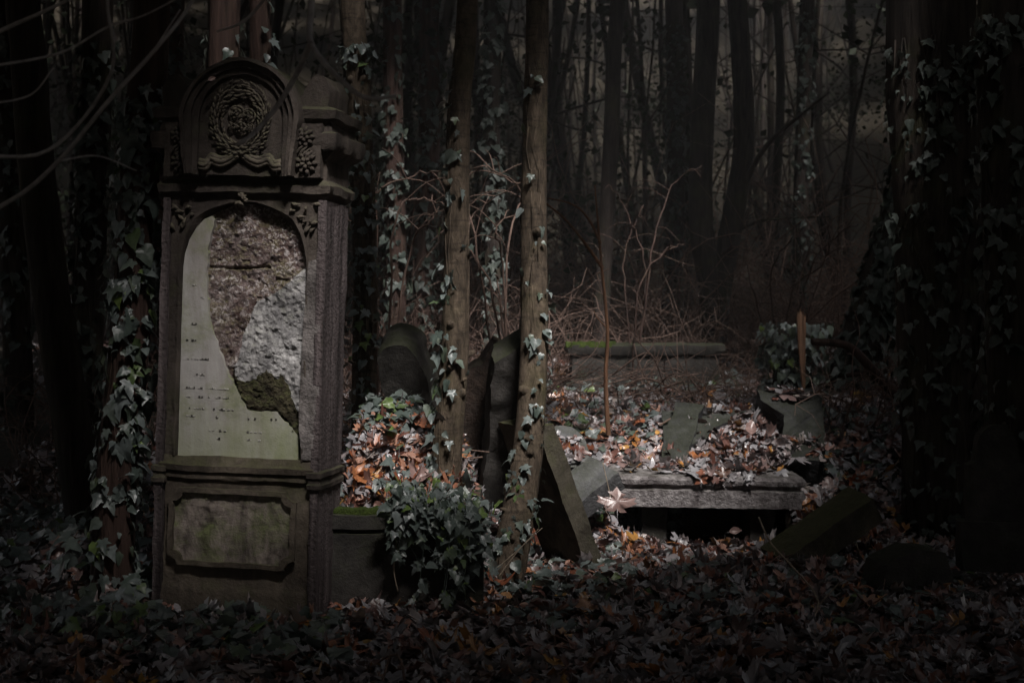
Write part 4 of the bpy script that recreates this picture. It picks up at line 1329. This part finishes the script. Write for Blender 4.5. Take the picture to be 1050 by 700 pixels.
bb = Buf()
for _ in range(60):
    y = 10.9 + 1.6 * rng.random()
    c = U(rng.normal(688, 48), 0, y)
    c[2] = float(ground_h(c[0], y)) + .05 + .22 * rng.random()
    d = rng.normal(size=3) * [1, .5, .55] + [.3, 0, .15]
    d /= np.linalg.norm(d)
    L_ = .35 + .8 * rng.random()
    r_ = .003 + .007 * rng.random() ** 2
    q = spline([c - d * L_ / 2, c + rng.normal(size=3) * .07, c + d * L_ / 2 + rng.normal(size=3) * .08], 10)
    tube(bb, q, np.linspace(r_, r_ * .4, 10), 5)
    e = rng.normal(size=3) * [1, .5, .8]
    tube(bb, spline([q[5], q[5] + e * .1, q[5] + e * .22 + [0, 0, .04]], 6), np.linspace(r_ * .6, r_ * .2, 6), 4)
tag(bb.build("brushwood", 'twig'), "loose heap of pale dead twigs in front of the moss edged rear tomb", "brushwood", kind='stuff')

# a few small broken twigs lying on the leaf mound, by the rear tomb
for i, (lab, pts, y) in enumerate([("pale crooked dead branch lying in front of the moss edged rear tomb", [(640, 396), (662, 388), (690, 398), (716, 404)], 11.6),
                                   ("dry forked twig standing up against the rear tomb's front", [(668, 398), (655, 372), (650, 352)], 12.0),
                                   ("fallen stick lying on leaves below the brushwood pile", [(676, 436), (690, 428), (702, 424)], 10.2)]):
    stick("dead_twig", lab, "twig", pts, y, .014 if i == 0 else .008, .005, 'twig', forks=[([pts[1], (pts[1][0] + 14, pts[1][1] - 18), (pts[1][0] + 22, pts[1][1] - 40)], .007, .003)] if i < 2 else [])

# ------------------------------------------------------------------ fallen leaves
def blocked(x, y):
    """inside the tombstone's footprint"""
    c, s = math.cos(R(10)), math.sin(R(10))
    dx, dy = x + 1.31, y - 6.6
    a, b_ = dx * c - dy * s, dx * s + dy * c
    return (np.abs(a) < .43) & (b_ > -.05) & (b_ < .40)


fb = Buf()
def litter(n, xr, yr, size, tilt=0.35, lift=0.03, px=True):
    y = yr[0] + (yr[1] - yr[0]) * rng.random(n)
    t = rng.random(n)
    x = (xr[0] + (xr[1] - xr[0]) * t - 525) / F * y if px else xr[0] + (xr[1] - xr[0]) * t
    ok = ~blocked(x, y) & ~((x > .7) & (x < 1.88) & (y > 8.92) & (y < 9.75))
    x, y = x[ok], y[ok]
    n = len(x)
    e = .05
    hx = (cover_h(x + e, y) - cover_h(x - e, y)) / (2 * e)
    hy = (cover_h(x, y + e) - cover_h(x, y - e)) / (2 * e)
    z = cover_h(x, y) + lift * rng.random(n) ** 1.5 + .004
    nr = np.column_stack([-hx, -hy, np.ones(n)]) + tilt * rng.normal(size=(n, 3))
    flip = np.where(rng.random(n) < 0.5, -1, 1)[:, None]
    up = rnd_dirs(n)
    scatter(fb, PM, np.column_stack([x, y, z]), nr * flip, up, size * (0.55 + 0.75 * rng.random(n)))
litter(8200, (-60, 1110), (4.9, 8.6), .092, .38, .05)
litter(7000, (300, 1000), (8.4, 11.2), .098, .42, .06)
litter(3000, (330, 1000), (11, 15), .12, .45, .05)
litter(2600, (20, 1040), (14, 24), .14, .5, .05)
litter(1700, (-.92, -.08), (6.9, 8.4), .085, .6, .06, False)
litter(700, (-3.6, -1.6), (7.4, 10.5), .12, .45, .05, False)


tb = Buf()
for _ in range(700):
    y = 5.2 + 8.5 * rng.random()
    x = (rng.uniform(-20, 1070) - 525) / F * y
    if blocked(np.array([x]), np.array([y]))[0]:
        continue
    z = float(cover_h(x, y)) + .03
    a = rng.random() * 6.28
    L_ = .08 + .3 * rng.random() ** 2
    d = np.array([math.cos(a), math.sin(a), .25 * rng.normal()])
    c = np.array([x, y, z])
    q = spline([c - d * L_ / 2, c + rng.normal(size=3) * .03, c + d * L_ / 2], 7)
    tube(tb, q, np.linspace(.004, .002, 7) * (.6 + rng.random()), 4)
tag(tb.build("twig_litter", 'twig'), "small broken twigs strewn through the fallen leaves", "twigs", kind='stuff')


def litter_on(obj, n, size, lo, hi, face=(0, 0, 1), lift=.02, side=None):
    """leaves lying on a built stone: lo..hi in its own coordinates"""
    Mx = np.array(obj.matrix_world)
    p = np.array(lo) + (np.array(hi) - np.array(lo)) * rng.random((n, 3))
    w = p @ Mx[:3, :3].T + Mx[:3, 3]
    f = np.array(face) @ Mx[:3, :3].T
    nr = f + .35 * rng.normal(size=(n, 3))
    flip = np.where(rng.random(n) < 0.4, -1, 1)[:, None]
    scatter(fb, PM, w, nr * flip, rnd_dirs(n), size * (.6 + .7 * rng.random(n)))


bpy.context.view_layer.update()
litter_on(LS, 110, .105, (-.55, .06, .355), (.52, .74, .40))
litter_on(LS, 14, .09, (-.1, -.0, .30), (.3, .06, .38), (0, -1, 1))
litter_on(FM, 260, .115, (-.34, -.02, -.05), (.25, .02, .58), (0, -1, 0.3))
litter_on(FM, 60, .10, (-.25, -.06, .60), (.5, .10, .72), (0, -.6, 1))
litter_on(FM, 40, .10, (-.56, -.06, -.12), (-.2, .0, .12), (0, -1, .3))
litter_on(FM, 40, .10, (.20, -.17, -.16), (.55, -.15, .14), (0, -1, .3))
litter_on(FM, 16, .12, (.14, -.19, .60), (.5, -.15, .80), (0, -1, .6))
litter_on(bpy.data.objects["fallen_headstone"], 26, .08, (-.10, -.06, .02), (.10, -.045, .26), (0, -1, 0))
fl = fb.build("fallen_leaves", 'maple')
tag(fl, "thick litter of curled brown, pink and orange maple leaves over ground and graves", "fallen leaves", kind='stuff')
# some single leaves that catch the eye
keep = fb
fb = Buf()
litter(330, (-.90, -.12), (6.92, 7.7), .095, .6, .09, False)
litter(620, (340, 900), (8.5, 11.0), .09, .45, .08)
litter(420, (300, 1000), (5.6, 8.6), .085, .4, .06)
tag(fb.build("rust_leaves", 'rust'), "freshly fallen rust and orange maple leaves lying on top of the older litter", "fallen leaves", kind='stuff')
fb = keep
lone = [("large orange maple leaf upright beside the pale stalk under the broken wedge", 633, 514, 8.3, .14, (0.2, -1, .4), (0.1, 0, 1)),
        ("curled orange leaf caught in the notch at the left of the wreath's arch", 216, 82, 6.45, .055, (.4, -1, .5), (1, 0, .7)),
        ("yellow leaf lying alone in the dark below the ledger slab", 752, 545, 8.35, .10, (0, -1, .8), (1, 0, .2)),
        ("big pink maple leaf spread on the fallen monument", 770, 442, 9.5, .17, (0, -.8, 1), (.1, .4, .8)),
        ("pale pink leaf on the bank above the mossy edge of the box tomb", 430, 490, 7.1, .11, (0.1, -.8, 1), (.6, .4, .6))]
for lab, px, py, y, s, nn, up in lone:
    b = Buf()
    scatter(b, PM, [U(px, py, y)], [nn], [up], np.array([s]))
    o = b.build("maple_leaf", 'maple')
    tag(o, lab, "leaf")

# ------------------------------------------------------------------ ivy on the ground and over the tomb
gi = Buf()
def ground_ivy(n, px, py, size=.08, tilt=.35, lift=.06, view=.5):
    k = 0
    y = py[0] + (py[1] - py[0]) * rng.random(n)
    x = (px[0] + (px[1] - px[0]) * rng.random(n) - 525) / F * y
    keep = ((lowf(x * 1.7 + 3, y * 1.7) > -0.35) | (n < 350)) & ~blocked(x, y)
    x, y = x[keep], y[keep]
    n = len(x)
    z = cover_h(x, y) + .02 + lift * rng.random(n)
    nr = np.array([0, -view, 1]) + tilt * rng.normal(size=(n, 3))
    up = np.column_stack([rng.normal(size=n), -.5 + .8 * rng.normal(size=n), -.2 + .2 * rng.normal(size=n)])
    scatter(gi, PI_, np.column_stack([x, y, z]), nr, up, size * (.6 + .7 * rng.random(n)))
ground_ivy(300, (345, 430), (7.5, 8.0), .075, .45, .12)
ground_ivy(90, (395, 520), (7.0, 7.6), .08, .5, .10)
ground_ivy(260, (560, 700), (9.0, 11.5), .085, .4, .06)
ground_ivy(420, (840, 1000), (8.6, 11), .09, .45, .08)
ground_ivy(300, (430, 640), (7.0, 8.6), .07, .5, .06)
ground_ivy(420, (-20, 160), (6.0, 9), .09, .5, .12)
ground_ivy(260, (130, 350), (5.7, 6.5), .08, .5, .06)
ground_ivy(500, (520, 1000), (6.2, 8.6), .075, .4, .05)
ground_ivy(240, (560, 760), (12.3, 13.6), .09, .45, .10)
tag(gi.build("ground_ivy", 'ivy'), "low ivy creeping through the leaf litter between the graves", "ivy", kind='stuff')
# curtain of ivy hanging over the corner of the box tomb
dp = Buf()
for k in range(44):
    x0 = 402 + 104 * rng.random()
    y0 = 500 + 14 * rng.random() + 24 * max(0, (x0 - 445) / 60)
    ln = 16 + 55 * rng.random() ** 1.3
    if k % 5 == 0 and 420 < x0:
        ln = 90 + 50 * rng.random()
    d0 = 6.66 + .22 * max(0, (x0 - 478) / 28)
    pts = [U(x0 + rng.normal() * 8, y0 - 14, d0 + .32), U(x0, y0, d0 + .05), U(x0 + 5 * rng.normal(), y0 + ln * .3, d0 - .02 - .03 * rng.random()), U(x0 + 8 * rng.normal(), y0 + ln * .65, d0 - .01 - .03 * rng.random()), U(x0 + 10 * rng.normal(), y0 + ln, d0 - .01)]
    P = spline(pts, 26)
    tube(dp, P, np.linspace(.0035, .0015, 26), 4)
    nl = int(6 + ln * .11)
    i = rng.integers(2, 26, nl)
    pos = P[i] + rng.normal(size=(nl, 3)) * [.018, .014, .015]
    nr = np.array([0.1, -1, .65]) + .5 * rng.normal(size=(nl, 3))
    scatter(dp, PI_, pos, nr, np.column_stack([.8 * rng.normal(size=nl), .1 * rng.normal(size=nl), -np.ones(nl)]), .054 * (.45 + .9 * rng.random(nl)))
tag(dp.build("hanging_ivy", 'ivy'), "curtain of ivy hanging over the right corner of the box tomb", "ivy")

# ------------------------------------------------------------------ thin mist under the trees
m = bpy.data.materials.new("mist")
m.use_nodes = True
nt = m.node_tree
for nn in list(nt.nodes):
    nt.nodes.remove(nn)
out = nt.nodes.new("ShaderNodeOutputMaterial")
pv = nt.nodes.new("ShaderNodeVolumePrincipled")
pv.inputs["Color"].default_value = (0.9, 0.92, 0.95, 1)
pv.inputs["Density"].default_value = 0.0022
nt.links.new(pv.outputs[0], out.inputs["Volume"])
M['mist'] = m
zmin = min(float((o.matrix_world @ v.co).z) for o in [bpy.data.objects["ground"]] for v in o.data.vertices)
hb = Buf()
X0, X1, Y0, Y1, Z0, Z1 = -97, 97, -92, 100, zmin - 1, 36
V = [(x, y, z) for z in (Z0, Z1) for y in (Y0, Y1) for x in (X0, X1)]
hb.add(V, None, [(0, 2, 3, 1), (4, 5, 7, 6), (0, 1, 5, 4), (2, 6, 7, 3), (0, 4, 6, 2), (1, 3, 7, 5)])
tag(hb.build("haze", 'mist', smooth=False), "thin grey mist hanging among the far trunks", "mist", kind='stuff')
